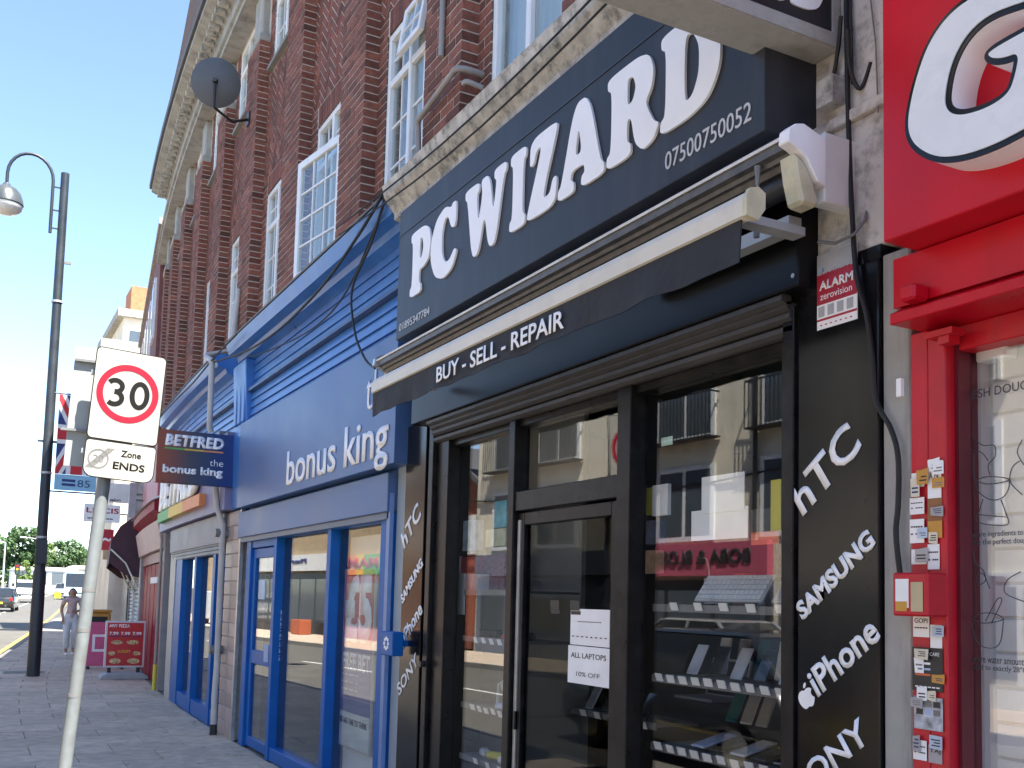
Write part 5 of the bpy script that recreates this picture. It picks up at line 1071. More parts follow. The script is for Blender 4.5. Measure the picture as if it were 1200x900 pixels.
put(text_mesh('85', fw_*.3, (zs-zf0)*.45, NAV, .002), 'lettering', bn, ALONG, Vector((f0+fw_*.55, yb-.003, zf0+(zs-zf0)*.25)))
for k_ in range(2): rel(MB().box(f0+fw_*.18, f0+fw_*.5, yb-.004, yb-.002, zf0+(zs-zf0)*(.28+.26*k_), zf0+(zs-zf0)*(.44+.26*k_)), 'print_line', NAV, bn)
for z_ in (zf1+.02, zf0-.03): rel(MB().tube([(lx, yb, z_), (f1_, yb, z_)], .015, 8), 'rod', LP, bn)
# ================================================================ shops further along
u3 = TW('shop_front', 'maroon shuttered shop front with a plain weathered signboard', 'shop', 20.5, .3, 0)
for q, w_ in ((17.55, .2), (23.2, .3)): WB(MB().sbox(.0, .25, q, q+w_, 0, 2.6), 'jamb', mat('grey_jamb', (.3, .28, .28), .6), u3)
for i in range(11):
    q = 17.77+i*.494; WB(MB().sbox(.06+.006*(i % 2), .2, q, q+.48, .02, 2.1), 'shutter_panel', MAROON, u3)
WB(MB().sbox(.03, .2, 17.75, 23.2, 2.12, 2.3), 'shutter_box', mat('faded_maroon', (.3, .16, .17), .5), u3)
WB(MB().sbox(.02, .06, 18.8, 20.2, 1.75, 1.86), 'notice_strip', PAPER, u3)
WB(MB().extr([(-.05, 2.32), (-.14, 2.78), (.1, 2.8), (.1, 2.32)], 17.6, 23.4, 1), 'signboard', mat('pale_pink_board', (.55, .42, .4), .6, .1, 3, stain=(.3, .2, .2), stamt=.4, streak=True), u3)
WB(MB().extr([(-.2, 2.95), (-.05, 2.86), (.1, 2.86), (.1, 4.3), (-.05, 4.3), (-.05, 3.15), (-.2, 3.1)], 17.6, 23.5, 1), 'fascia', MAROON, u3)
WB(MB().sbox(-.07, -.05, 18.6, 22.6, 3.25, 3.95), 'panel', mat('pale_red_panel', (.42, .14, .17), .5, .15, 4), u3)
WB(MB().extr([(-.25, 3.1), (-.2, 3.15), (.1, 3.3), (.1, 3.25)], 17.6, 23.5, 1), 'lead_ledge', PAPER, u3)
gp = TW('gas_pipe', 'yellow painted pipe at the foot of the maroon shop jamb', 'pipe', 17.6, -.05, 0); WB(MB().tube([(-.05, 17.62, 0), (-.05, 17.62, .42)], .03, 10), 'pipe_length', YELLOW, gp, smooth=True); WB(MB().tube([(-.05, 17.62, .42), (-.05, 17.62, 2.6)], .025, 10), 'pipe_length', GP, gp, smooth=True)
u4 = TW('shop_front', 'grey roller shuttered shop front under the dark maroon canopy', 'shop', 28, .3, 0)
sl4 = MB()
for i in range(22): WB(MB().extr([(.05, .1*i+.02), (.02, .1*i+.06), (.05, .1*i+.112), (.2, .1*i+.112), (.2, .1*i+.02)], 23.6, 31, 2), 'shutter_slat', GREYSH, u4)
for q in (23.5, 27.2): WB(MB().sbox(-.02, .2, q, q+.1, 0, 2.6), 'post', ALU, u4); WB(MB().sbox(.0, .3, 23.5, 31, 2.3, 4.3), 'fascia', mat('dark_violet_fascia', (.1, .04, .07), .5), u4)
ca = TW('canopy_awning', 'dark maroon dome canopy jutting over the pavement past the maroon shop', 'awning', 27, -.5, 2.4)
WB(MB().extr([(.0, 3.3), (-.2, 3.22), (-.45, 3.02), (-.62, 2.7), (-.65, 2.2), (-.63, 2.2), (-.6, 2.68), (-.43, 2.99), (-.19, 3.18), (.0, 3.26)], 23.9, 30, 1), 'canopy_skin', mat('maroon_canvas', (.07, .03, .045), .7, .2, 8), ca)
for q in (23.88, 30.0): WB(MB().extr([(.0, 3.28), (-.2, 3.2), (-.44, 3.0), (-.61, 2.69), (-.64, 2.2), (-.3, 1.95), (.0, 1.9)], q, q+.02, 1), 'side_cheek', mat('maroon_canvas', (.07, .03, .045)), ca)
for q in (23.82, 27, 29.8): WB(MB().tube([(.0, q, 1.6), (-.3, q, 2.2), (-.62, q, 2.5)], .02, 6), 'strut', ALU, ca)
far = MAROON
fb = TW('brick_building', 'plain dark red brick terrace continuing beyond the stone corniced one', 'building', 31, 4, 0)
WB(MB().sbox(.1, 8, SE+.05, 38, 4.3, 10.2).sbox(.35, 8, 17.4, 23.6, 0, 4.3).sbox(.35, 8, 23.6, 45, 0, 4.3), 'wall', mat('far_brick', (.16, .06, .055), .9, .25, 8, bump=.3), fb)
for q in (26, 28.2, 30.4, 32.6, 34.8, 36.6):
    for z0 in (4.9, 7.8): w_ = WB(MB().sbox(.04, .12, q, q+1.0, z0, z0+1.5), 'window', UPVC, fb); WB(MB().sbox(.03, .05, q+.1, q+.9, z0+.1, z0+1.4), 'pane', mat('window_dark', (.08, .1, .12), .1, .1), w_)
WB(MB().sbox(.02, .3, SE+.05, 38, 10.2, 10.35), 'parapet', STONE2, fb)
cb = TW('cream_building', 'small cream rendered block with an orange brick chimney beyond the terraces', 'building', 42, 2, 0)
CY = PATH(42)[1]; cx0 = yp(145, 380, CY)[0]; czt = yp(155, 364, CY)[1]
def crel(mb, n, m): return mb.build(n, m, cb, off=cb.location)
crel(MB().box(cx0, cx0+8, CY, CY+7, 0, czt-.3), 'wall', CREAMR); crel(MB().box(cx0-.25, cx0+8, CY-.2, CY+7, czt-.3, czt), 'cornice', STONE2)
crel(MB().box(cx0+.15, cx0+.75, CY-.03, CY, czt-2.3, czt-.7), 'window', UPVC); crel(MB().box(cx0+.22, cx0+.68, CY-.05, CY-.03, czt-2.2, czt-.8), 'pane', MATS['window_dark'])
crel(MB().box(yp(155, 350, CY)[0], yp(173, 350, CY)[0], CY+.3, CY+2, czt, yp(160, 333, CY)[1]), 'chimney', mat('orange_brick', (.42, .17, .08), .9, .25, 6)); crel(MB().box(cx0-.9, cx0+2, CY-1.2, CY, yp(150, 408, CY)[1]-.5, yp(150, 408, CY)[1]), 'balcony_slab', STONE2)
lb = TW('shop_front', 'low parade of far shops with white fascia beyond the canopy', 'shop', 50, 2, 0)
WB(MB().sbox(.0, 6, 31, 39, 0, 4.3), 'front_wall', mat('far_front', (.3, .27, .26), .8), lb); WB(MB().sbox(-.25, .0, 31, 45, 2.5, 3.3), 'fascia', PAPER, lb); WB(MB().sbox(-.04, .0, 31.5, 38, .4, 2.3), 'window', MATS['window_dark'], lb)
# projecting signs further along
def hang(label, s, u0, v0, u1, v1, m, texts=(), d=None):
    y = PATH(s)[1]; x0, z1 = yp(u0, v0, y); x1, z0 = yp(u1, v1, y)
    t = T('projecting_sign', label, 'sign', ((x0+x1)/2, y, z0)); rel(MB().box(x0, x1, y-.06, y+.06, z0, z1), 'panel', m, t, bevel=.005)
    xw_ = W(.1, s, 0).x; rel(MB().box(x1, max(xw_, x1+.05), y-.02, y+.02, (z0+z1)/2-.02, (z0+z1)/2+.02), 'arm', MIDG, t)
    for body, fx, fz, fw2, fh2, mm in texts: put(text_mesh(body, (x1-x0)*fw2, (z1-z0)*fh2, mm, .003, bold=.02), 'lettering', t, ALONG, Vector((x0+(x1-x0)*fx, y-.0605, z0+(z1-z0)*fz)))
    return t
hang('white box sign with a column of dark letters past the maroon shop', 24.5, 128, 566, 152, 590, PAPER, (('salon', .06, .06, .5, .14, DARK),))
hang('white box sign with red lettering hanging beyond the canopy', 33, 99, 590, 140, 613, PAPER, (('LI  CIS', .06, .5, .9, .3, REDV), ('--- ----', .1, .16, .7, .06, DARK)))
hang('red box sign with a white swoosh under the white hanging sign', 36, 118, 620, 132, 645, REDV, (('~', .2, .4, .6, .2, VINYL),))
hang('small tan box sign below the red one', 38, 121, 642, 132, 656, mat('tan_sign', (.45, .33, .18), .6))
hang('narrow grey hanging sign by the red panel', 22.5, 152, 566, 158, 606, mat('grey_hang', (.4, .4, .42), .5))
# ---------------------------------------------------------------- pavement boards, bin
ab = T('pavement_board', 'red ANY PIZZA swing board on a grey moulded base', 'board', (2.66, 20.1, 0))
ALUB = mat('board_frame', (.6, .6, .6), .4, .05)
MB().prism([(-.42, 0), (.42, 0), (.4, .06), (.3, .11), (-.3, .11), (-.4, .06)], -.24, .24, 1).build('base', mat('grey_moulded_base', (.33, .34, .35), .6, .1), ab, bevel=.01)
for x_ in (-.25, .25): MB().box(x_-.03, x_+.03, -.03, .03, .11, .2).build('spring', DARK, ab)
MB().box(-.35, .35, -.03, .03, .2, 1.05).build('frame', ALUB, ab, bevel=.008); MB().box(-.315, .315, -.034, -.03, .235, 1.015).build('print', mat('pizza_red', (.5, .03, .035), .4), ab)
def brd(b_, x, z, w, h, m, **k): put(text_mesh(b_, w, h, m, .002, **k), 'lettering', ab, ALONG, ab.location+Vector((x, -.0345, z)))
brd('ANY PIZZA', -.29, .93, .36, .06, VINYL, bold=.03)
for i in range(3): brd('7.99', -.28+.2*i, .79, .16, .06, VINYL, bold=.03); MB().box(-.29+.2*i, -.11+.2*i, -.037, -.034, .765, .78).build('price_bar', NAV, ab)
brd('LUXURY', -.12, .47, .22, .05, YELLOW)
rp_ = MB()
for i, (x_, z_, w_, h_) in enumerate(((-.24, .62, .2, .08), (.02, .62, .22, .08), (-.26, .27, .2, .1), (.05, .27, .22, .1), (-.28, .42, .12, .08), (.14, .42, .14, .08))):
    MB().prism([(x_+w_/2+w_/2*cos(2*pi*k_/14), z_+h_/2+h_/2*sin(2*pi*k_/14)) for k_ in range(14)], -.037, -.034, 1).build('pizza_picture', mat('pizza_picture', (.55, .4, .2), .6, .7, 40), ab)
pb = T('pavement_board', 'pink board with a white square behind the pizza board', 'board', (2.62, 22.6, 0))
MB().box(-.35, .35, -.02, .02, .06, .95).build('panel', mat('hot_pink', (.65, .12, .25), .5), pb, bevel=.005); q_ = MB(); q_.box(-.26, .1, -.024, -.02, .35, .4).box(-.26, .1, -.024, -.02, .65, .7).box(-.26, -.21, -.024, -.02, .4, .65).box(.05, .1, -.024, -.02, .4, .65); q_.build('white_square', VINYL, pb)
MB().box(-.35, -.3, -.15, .15, 0, .06).box(.3, .35, -.15, .15, 0, .06).build('foot', DARK, pb)
yb_ = T('bin', 'orange yellow litter bin standing on the pavement', 'bin', (2.98, 27.6, 0))
MB().box(-.28, .28, -.25, .25, .02, 1.05).build('body', mat('bin_orange', (.55, .26, .05), .5, .1, 4), yb_, bevel=.04); MB().box(-.3, .3, -.27, .27, 1.05, 1.12).build('lid', mat('bin_orange', (.55, .26, .05)), yb_, bevel=.02); MB().box(-.2, .2, -.256, -.25, .8, .95).build('slot', DARK, yb_)
# ---------------------------------------------------------------- woman walking on the pavement
def skin(name, pts, edges, rad, m, parent, sub=2, root=0):
    me = bpy.data.meshes.new(name); me.from_pydata(pts, edges, []); o = bpy.data.objects.new(name, me); COL.objects.link(o)
    md = o.modifiers.new('s', 'SKIN'); sv = me.skin_vertices[0].data
    for i, r in enumerate(rad): sv[i].radius = (r, r) if not isinstance(r, tuple) else r
    for v_ in sv: v_.use_root = False
    sv[root].use_root = True
    md2 = o.modifiers.new('u', 'SUBSURF'); md2.levels = sub; md2.render_levels = sub
    bpy.context.view_layer.update(); dg = bpy.context.evaluated_depsgraph_get(); n2 = bpy.data.meshes.new_from_object(o.evaluated_get(dg)); n2.name = name
    bpy.data.objects.remove(o); n2.materials.clear(); n2.materials.append(m); n2.polygons.foreach_set('use_smooth', [True]*len(n2.polygons))
    return ob(name, n2, parent)
SKINM = mat('skin', (.4, .24, .17), .55, .08, 8)
wm_ = T('person', 'woman in white trousers with long dark hair walking on the pavement carrying a black bag', 'person', (2.36, 27.45, 0))
B = [(0, 0, .92), (0, 0, 1.1), (0, .0, 1.28), (0, 0, 1.38), (0, -.01, 1.46), (0, -.02, 1.53), (0, -.01, 1.6),     # 0-6 trunk, neck, head
     (-.1, 0, .88), (-.1, -.1, .5), (-.09, .02, .1), (-.09, -.1, .03),                                         # 7-10 far leg
     (.1, 0, .88), (.09, -.02, .5), (.09, .16, .12), (.09, .08, .05),                                          # 11-14
     (-.18, 0, 1.34), (-.24, .02, 1.1), (-.2, -.12, .9),                                                       # 15-17 arm
     (.18, 0, 1.34), (.23, .02, 1.1), (.12, -.16, 1.08)]                                                       # 18-20 arm
Ed = [(0, 1), (1, 2), (2, 3), (3, 4), (4, 5), (5, 6), (0, 7), (7, 8), (8, 9), (9, 10), (0, 11), (11, 12), (12, 13), (13, 14), (3, 15), (15, 16), (16, 17), (3, 18), (18, 19), (19, 20)]
Rd = [.12, .1, .12, .09, .05, .1, .095, .09, .06, .042, .035, .09, .06, .042, .035, .055, .042, .03, .055, .042, .03]
for hx, hy, hz, dr_ in ((-.2, -.12, .9, (-.0, -.12, -.9)), (.12, -.16, 1.08, (-.8, -.3, -.1))):      # hands: palm and five fingers
    dv = Vector(dr_).normalized(); sd_ = dv.cross(Vector((0, 1, 0))).normalized(); p0 = Vector((hx, hy, hz)); wrist = 17 if hx < 0 else 20
    pl = p0+dv*.05; B.append(tuple(pl)); Ed.append((wrist, len(B)-1)); Rd.append(.024); pi_ = len(B)-1
    for k_, L_ in enumerate((.055, .07, .075, .07)):
        o_ = sd_*(-.03+.02*k_); a_ = pl+dv*.035+o_; B.append(tuple(a_)); Ed.append((pi_, len(B)-1)); Rd.append(.009); B.append(tuple(a_+dv*L_+Vector((0, -.01, 0)))); Ed.append((len(B)-2, len(B)-1)); Rd.append(.008)
    a_ = pl+sd_*.04+dv*.02; B.append(tuple(a_)); Ed.append((pi_, len(B)-1)); Rd.append(.009)
body = skin('body', B, Ed, Rd, SKINM, wm_)
skin('trousers', [(0, 0, 1.08), (0, 0, .9), (-.1, 0, .84), (-.1, -.1, .5), (-.09, .01, .14), (.1, 0, .84), (.09, -.02, .5), (.09, .15, .16)], [(0, 1), (1, 2), (2, 3), (3, 4), (1, 5), (5, 6), (6, 7)], [.13, .145, .105, .085, .075, .105, .085, .075], mat('white_trousers', (.65, .65, .67), .8, .06, 8), wm_)
skin('top', [(0, 0, .84), (0, 0, 1.1), (0, 0, 1.27), (0, 0, 1.36), (-.17, 0, 1.34), (-.215, .01, 1.2), (.17, 0, 1.34), (.215, .01, 1.2)], [(0, 1), (1, 2), (2, 3), (3, 4), (4, 5), (3, 6), (6, 7)], [.135, .12, .135, .1, .07, .06, .07, .06], mat('dusty_pink_top', (.5, .36, .36), .8, .15, 14), wm_)
skin('hair', [(0, .04, 1.655), (0, .07, 1.57), (0, .09, 1.42), (0, .1, 1.24), (-.085, .04, 1.5), (.085, .04, 1.5)], [(0, 1), (1, 2), (2, 3), (1, 4), (1, 5)], [.07, .1, .085, .05, .032, .032], mat('dark_hair', (.015, .01, .008), .5, .2, 30), wm_)
for x_ in (-.03, .03): q_ = MB().lathe([(.0001, -.008), (.008, 0), (.0001, .008)], 8).build('eye', DARK, wm_); q_.location = (x_, -.1, 1.555)
q_ = MB().prism([(-.012, 1.52), (.012, 1.52), (0, 1.56)], -.118, -.095, 1).build('nose', SKINM, wm_); q_ = MB().box(-.022, .022, -.106, -.098, 1.493, 1.501).build('mouth', mat('lips', (.3, .09, .08), .5), wm_)
for x_ in (-.09, .09): q_ = MB().box(x_-.035, x_+.035, -.2 if x_ < 0 else -.02, .04 if x_ < 0 else .22, .0, .06).build('shoe', VINYL, wm_, bevel=.02)
hb_ = T('handbag', 'black handbag hanging at the hip of the woman in white trousers', 'bag', (2.36+.32, 27.4, .72)); MB().box(-.14, .14, -.06, .06, 0, .28).build('body', DARK, hb_, bevel=.03); MB().tube([(-.1, 0, .27), (-.1, 0, .5), (-.06, 0, .62), (-.02, 0, .5), (.1, 0, .27)], .012, 8).build('strap', DARK, hb_)
# ---------------------------------------------------------------- vehicles
TYRE = mat('tyre', (.02, .02, .02), .8); CHROME = mat('chrome', (.6, .6, .6), .2, .05, metal=.9); HLAMP = mat('headlamp', (.7, .72, .74), .1, .05, coat=.5); TAIL = mat('tail_lamp', (.35, .01, .01), .2, coat=.5); PLT = mat('number_plate_yellow', (.7, .55, .05), .5); PLW = mat('number_plate_white', (.75, .75, .7), .5)
def wheels(t, xs, ys, r=.32):
    for x_ in xs:
        for y_ in ys:
            w_ = MB().tube([(x_-.1, y_, r), (x_+.1, y_, r)], r, 20).build('wheel', TYRE, t, smooth=True); MB().tube([(x_-.105, y_, r), (x_+.105, y_, r)], r*.6, 16).build('rim', CHROME, w_)
def car(name, label, loc, rz, col, L=4.1, Wd=1.75, H=1.46, group=None, cat='car'):   # nose towards -y
    t = T(name, label, cat, loc, group, rz); h = L/2
    bodyp = [(-h, .3), (-h-.02, .55), (-h+.1, .72), (-h+.95, .92), (h-.15, .98), (h, .75), (h, .32), (h-.3, .22), (-h+.3, .22)]
    b_ = MB(); k = len(bodyp); sec = []
    for fx in (-1, -.82, .82, 1):
        ins = .06 if abs(fx) == 1 else 0
        sec.append([(fx*Wd/2, y_*(1-ins*.35), z_-(ins if z_ > .6 else -ins*.3)) for y_, z_ in bodyp])
    vs = [p for s_ in sec for p in s_]; fs = []
    for i in range(3):
        for j in range(k): fs.append((i*k+j, i*k+(j+1) % k, (i+1)*k+(j+1) % k, (i+1)*k+j))
    fs += [tuple(range(k)), tuple(range(3*k, 4*k))]; b_.add(vs, fs); b_.build('body', col, t, bevel=.02, smooth=True)
    wb, rb = Wd/2-.06, Wd/2-.22
    y0, y1, y2, y3 = -h+.85, -h+1.6, h-.75, h-.12
    g_ = MB().add([(-wb, y0, .9), (wb, y0, .9), (wb, y3, .96), (-wb, y3, .96), (-rb, y1, H-.03), (rb, y1, H-.03), (rb, y2, H-.03), (-rb, y2, H-.03)], [(0, 3, 2, 1), (4, 5, 6, 7), (0, 1, 5, 4), (1, 2, 6, 5), (2, 3, 7, 6), (3, 0, 4, 7)])
    g_.build('glasshouse', mat('car_window', (.02, .024, .027), .06, .1, coat=.6), t, bevel=.015)
    MB().add([(-rb-.03, y1-.06, H-.05), (rb+.03, y1-.06, H-.05), (rb+.03, y2+.05, H-.05), (-rb-.03, y2+.05, H-.05), (-rb+.05, y1+.1, H), (rb-.05, y1+.1, H), (rb-.05, y2-.1, H), (-rb+.05, y2-.1, H)], [(0, 3, 2, 1), (4, 5, 6, 7), (0, 1, 5, 4), (1, 2, 6, 5), (2, 3, 7, 6), (3, 0, 4, 7)]).build('roof', col, t, bevel=.02)
    for sx_ in (-1, 1):
        MB().tube([(sx_*wb, y0+.0, .92), (sx_*(rb+.02), y1, H-.04)], .03, 6).tube([(sx_*wb, y3, .97), (sx_*(rb+.02), y2, H-.04)], .045, 6).tube([(sx_*(wb-.005), (y0+y3)/2, .95), (sx_*(rb+.02), (y1+y2)/2, H-.04)], .03, 6).build('pillar', col, t)
        MB().box(sx_*Wd*.3-.14, sx_*Wd*.3+.14, -h-.035, -h+.08, .58, .7).build('headlight', HLAMP, t, bevel=.02); MB().box(sx_*Wd*.4-.1, sx_*Wd*.4+.09, h-.07, h+.012, .66, .86).build('tail_light', TAIL, t, bevel=.015)
        MB().box(sx_*(Wd/2+.0), sx_*(Wd/2+.14), y0+.25, y0+.35, .95, 1.07).build('wing_mirror', col, t, bevel=.02)
    MB().box(-.26, .26, -h-.04, -h-.015, .42, .53).build('number_plate', PLW, t); MB().box(-.26, .26, h, h+.015, .48, .6).build('number_plate', PLT, t); MB().box(-.5, .5, -h-.035, -h, .3, .42).build('grille', DARK, t)
    wheels(t, (-Wd/2+.1, Wd/2-.1), (-h+.72, h-.72), .31); return t
def van(name, label, loc, rz, col, L=5.2, Wd=2.0, H=2.4, cat='van'):
    t = T(name, label, cat, loc, None, rz); h = L/2
    pf_ = [(-h, .3), (-h, .9), (-h+.55, 1.2), (-h+1.2, H-.15), (-h+1.6, H), (h, H), (h, .3)]
    MB().prism(pf_, -Wd/2, Wd/2, 0).build('body', col, t, bevel=.05)
    MB().prism([(-h+.56, 1.25), (-h+1.17, H-.22), (-h+1.14, H-.2), (-h+.53, 1.27)], -Wd/2+.12, Wd/2-.12, 0).build('windscreen', mat('car_window', (.02, .024, .027)), t)
    for sx_ in (-1, 1):
        MB().prism([(-h+.8, 1.25), (-h+1.3, H-.3), (-h+1.9, H-.3), (-h+1.9, 1.25)], sx_*(Wd/2+.004), sx_*(Wd/2-.01), 0).build('side_window', MATS['car_window'], t); MB().box(sx_*Wd*.33-.16, sx_*Wd*.33+.16, -h-.02, -h+.05, .72, .9).build('headlight', HLAMP, t); MB().box(sx_*(Wd/2), sx_*(Wd/2+.2), -h+.75, -h+.85, 1.3, 1.6).build('wing_mirror', DARK, t)
        MB().box(sx_*(Wd/2-.13)-.08, sx_*(Wd/2-.13)+.08, h-.02, h+.02, .8, 1.2).build('tail_light', TAIL, t)
    MB().box(-.3, .3, -h-.02, -h, .42, .55).build('number_plate', PLW, t); MB().box(-.7, .7, -h-.015, -h, .6, .7).build('grille', DARK, t); wheels(t, (-Wd/2+.12, Wd/2-.12), (-h+.9, h-.9), .34); return t
CBLK = mat('black_car_paint', (.015, .016, .018), .2, .05, coat=1.); CWHT = mat('white_car_paint', (.7, .7, .7), .25, .03, coat=.6); CBLU = mat('pale_blue_car_paint', (.3, .4, .48), .25, .04, coat=.6); CGRY = mat('grey_car_paint', (.2, .21, .22), .25, .04, coat=.6)
def at(u, v, t): p = tp(u, v, t); return p
def veh(fn, nm, label, u, vb, t, col, rz=0, **k):
    p = tp(u, vb, t); s_ = p.y; return fn(nm, label, (p.x, p.y, gz(s_)-.115), rz, col, **k)
veh(car, 'car', 'black saloon with yellow rear plate driving away on the far lane', 2, 707, 66, CBLK, pi-.12, L=4.4)
veh(van, 'white_van', 'white van ahead of the black saloon by the young tree', 33, 700, 88, CWHT, -.12, L=4.6, H=1.9)
veh(van, 'lorry', 'pale lorry with big windscreen coming down the street', 90, 694, 104, CBLU, -.1, L=7, Wd=2.3, H=2.8, cat='lorry')
veh(car, 'car', 'small dark grey car beside the lorry', 74, 689, 118, CGRY, -.1)
veh(car, 'parked_car', 'pale car with light bonnet parked behind the orange bin', 121, 707, 50, CBLU, -.1, L=4.2)
bs = veh(van, 'double_decker_bus', 'red double decker bus far down the street', 97, 676, 175, mat('bus_red', (.5, .02, .03), .3, .05, coat=.4), -.1, L=10, Wd=2.5, H=4.4, cat='bus')
veh(van, 'van', 'yellow and orange lorry far down the street beside the bus', 80, 676, 170, mat('lorry_orange', (.7, .3, .04), .4), -.1, L=7, Wd=2.4, H=3.2, cat='lorry')
yr = tp(68, 692, 100); ys_ = T('road_sign', 'bright yellow temporary road sign on the carriageway', 'sign', (yr.x, yr.y, gz(yr.y)-.1)); MB().box(-.28, .28, -.02, .02, .15, .72).build('panel', mat('hi_vis_yellow', (.75, .7, .02), .5), ys_); MB().box(-.3, -.25, -.15, .15, 0, .15).box(.25, .3, -.15, .15, 0, .15).build('foot', DARK, ys_)
# seen mirrored in the shop glass
car('parked_car', 'black hatchback at the kerb mirrored in the phone shop window', (-2.15, 9.3, -.115), pi, CBLK, L=4.0)
van('white_van', 'white van on the road mirrored in the betting shop panes', (-4.6, 53, -.0), -.1, CWHT, L=4.4, H=1.7)
car('parked_car', 'grey car across the road mirrored in the left display window', (-8.0, 17.0, -.115), pi, CGRY, L=4.2)
# ---------------------------------------------------------------- trees and far street lamps
LEAFM = [mat('leaf_'+n_, c_, .6, .3, .8) for n_, c_ in (('deep', (.04, .085, .022)), ('mid', (.06, .115, .03)), ('bright', (.13, .2, .035)))]
BARK = mat('bark', (.09, .07, .05), .9, .2, 6)
def tree(label, u, v_top, v_base, t, wpx, m, n=5000, name='broadleaf_tree'):
    p = tp(u, v_base, t); z0 = gz(p.y)-.1; ztop = tp(u, v_top, t).z; H = ztop-z0; R = wpx/2/FPX*t
    tr = T(name, label, 'tree', (p.x, p.y, z0), 'trees at the end of the street' if False else None)
    tk = MB().tube([(0, 0, 0), (.1, 0, H*.25), (0, .1, H*.55)], [H*.03, H*.024, H*.012], 8)
    for k_ in range(6): a = k_*1.05; tk.tube([(.05, 0, H*(.22+.04*k_)), (R*.35*cos(a), R*.35*sin(a), H*(.45+.03*k_)), (R*.65*cos(a), R*.65*sin(a), H*(.6+.03*k_))], [H*.012, H*.008, H*.003], 6)
    tk.build('trunk', BARK, tr)
    cl = [(Vector((random.gauss(0, .42)*R, random.gauss(0, .42)*R, H*(.12+.74*random.random()))), R*random.uniform(.22, .42)) for _ in range(34)]+[(Vector((0, 0, H*.86)), R*.3), (Vector((R*.6, 0, H*.5)), R*.35), (Vector((-R*.6, 0, H*.5)), R*.35)]
    mb = MB(); ls = max(.12, R*.075)
    for _ in range(n):
        c_, r_ = random.choice(cl); d_ = Vector((random.gauss(0, 1), random.gauss(0, 1), random.gauss(0, 1))).normalized(); q = c_+d_*r_*random.uniform(.6, 1.05)
        if q.z > H: continue
        a = Vector((random.gauss(0, 1), random.gauss(0, 1), random.gauss(0, .6))).normalized(); b = a.cross(d_).normalized() if abs(a.dot(d_)) < .95 else Vector((0, 0, 1)); s_ = ls*random.uniform(.6, 1.3)
        mb.add([q-a*s_, q+b*s_*.6, q+a*s_, q-b*s_*.6], [(0, 1, 2, 3)])
    mb.mi = [random.choice((0, 0, 1)) for _ in mb.f]
    mb.build('crown', [m, LEAFM[1]], tr)
tree('large dark green tree behind the traffic at the far end of the street', 20, 614, 690, 150, 66, LEAFM[0], 9000)
tree('dense green tree right of the large one beyond the lamp column', 80, 628, 688, 165, 44, LEAFM[0])
tree('yellow green tree between the two dark trees', 58, 630, 688, 185, 30, LEAFM[2])
tree('small bright green young tree beside the traffic', 28, 652, 696, 100, 20, LEAFM[2], 2500)
tree('dark tree peeping out beside the leaning pole', 118, 640, 690, 140, 30, LEAFM[0], 4000)
tree('distant tree at the left edge of the street', -22, 622, 690, 170, 60, LEAFM[1])
tree('far green tree low behind the bus', 98, 645, 686, 230, 44, LEAFM[1], 4000)
def flamp(label, u, vb, vt, t):
    p = tp(u, vb, t); zt = tp(u, vt, t).z; h_ = zt-gz(p.y); o = T('street_lamp', label, 'street lamp', (p.x, p.y, gz(p.y)))
    MB().tube([(0, 0, 0), (0, 0, h_)], [.1, .06], 8).build('column', GALV, o); MB().tube([(0, 0, h_-.02), (-1.2, 0, h_+.1)], .05, 6).build('arm', GALV, o); MB().box(-1.7, -1.1, -.12, .12, h_+.04, h_+.16).build('lantern', PAPER, o)
flamp('slim far lamp post with its arm against the large tree', 40, 695, 631, 110); flamp('thin far lamp post at the edge of the far lane', 2, 700, 635, 90)
tl = tp(18, 700, 80); tlo = T('traffic_light', 'traffic light with an amber lamp beside the road', 'traffic light', (tl.x, tl.y, gz(tl.y))); MB().tube([(0, 0, 0), (0, 0, 2.6)], .06, 8).build('post', DARK, tlo); MB().box(-.18, .18, -.12, .12, 2.2, 3.1).build('head', DARK, tlo)
for z_, m in ((2.9, TAIL), (2.65, mat('amber_lens', (.8, .35, .02), .3)), (2.4, mat('green_lens', (.02, .12, .06), .3))): MB().tube([(0, -.13, z_), (0, -.12, z_)], .09, 12).build('lens', m, tlo)
# ---------------------------------------------------------------- houses far down the street
for i, (lb_, u, vb, t, w_, h_, m) in enumerate((('low white far building behind the traffic', 52, 690, 135, 8, 3.0, WHITE), ('pale low far building beside the bus', 108, 690, 140, 6, 3.4, CREAMR))):
    p = tp(u, vb, t); o = T('far_building', lb_, 'building', (p.x, p.y, gz(p.y)-.2)); MB().box(-w_/2, w_/2, 0, 8, 0, h_).build('wall', m, o); MB().prism([(-w_/2-.2, h_), (w_/2+.2, h_), (w_/2-.5, h_+.5), (-w_/2+.5, h_+.5)], -.2, 8.2, 1).build('roof', mat('pale_roof', (.4, .38, .36), .8), o)
    for k_ in range(4): MB().box(-w_/2+.8+k_*w_/4, -w_/2+2.2+k_*w_/4, -.05, 0, 1.2, 2.8).build('window', MATS['window_dark'], o)
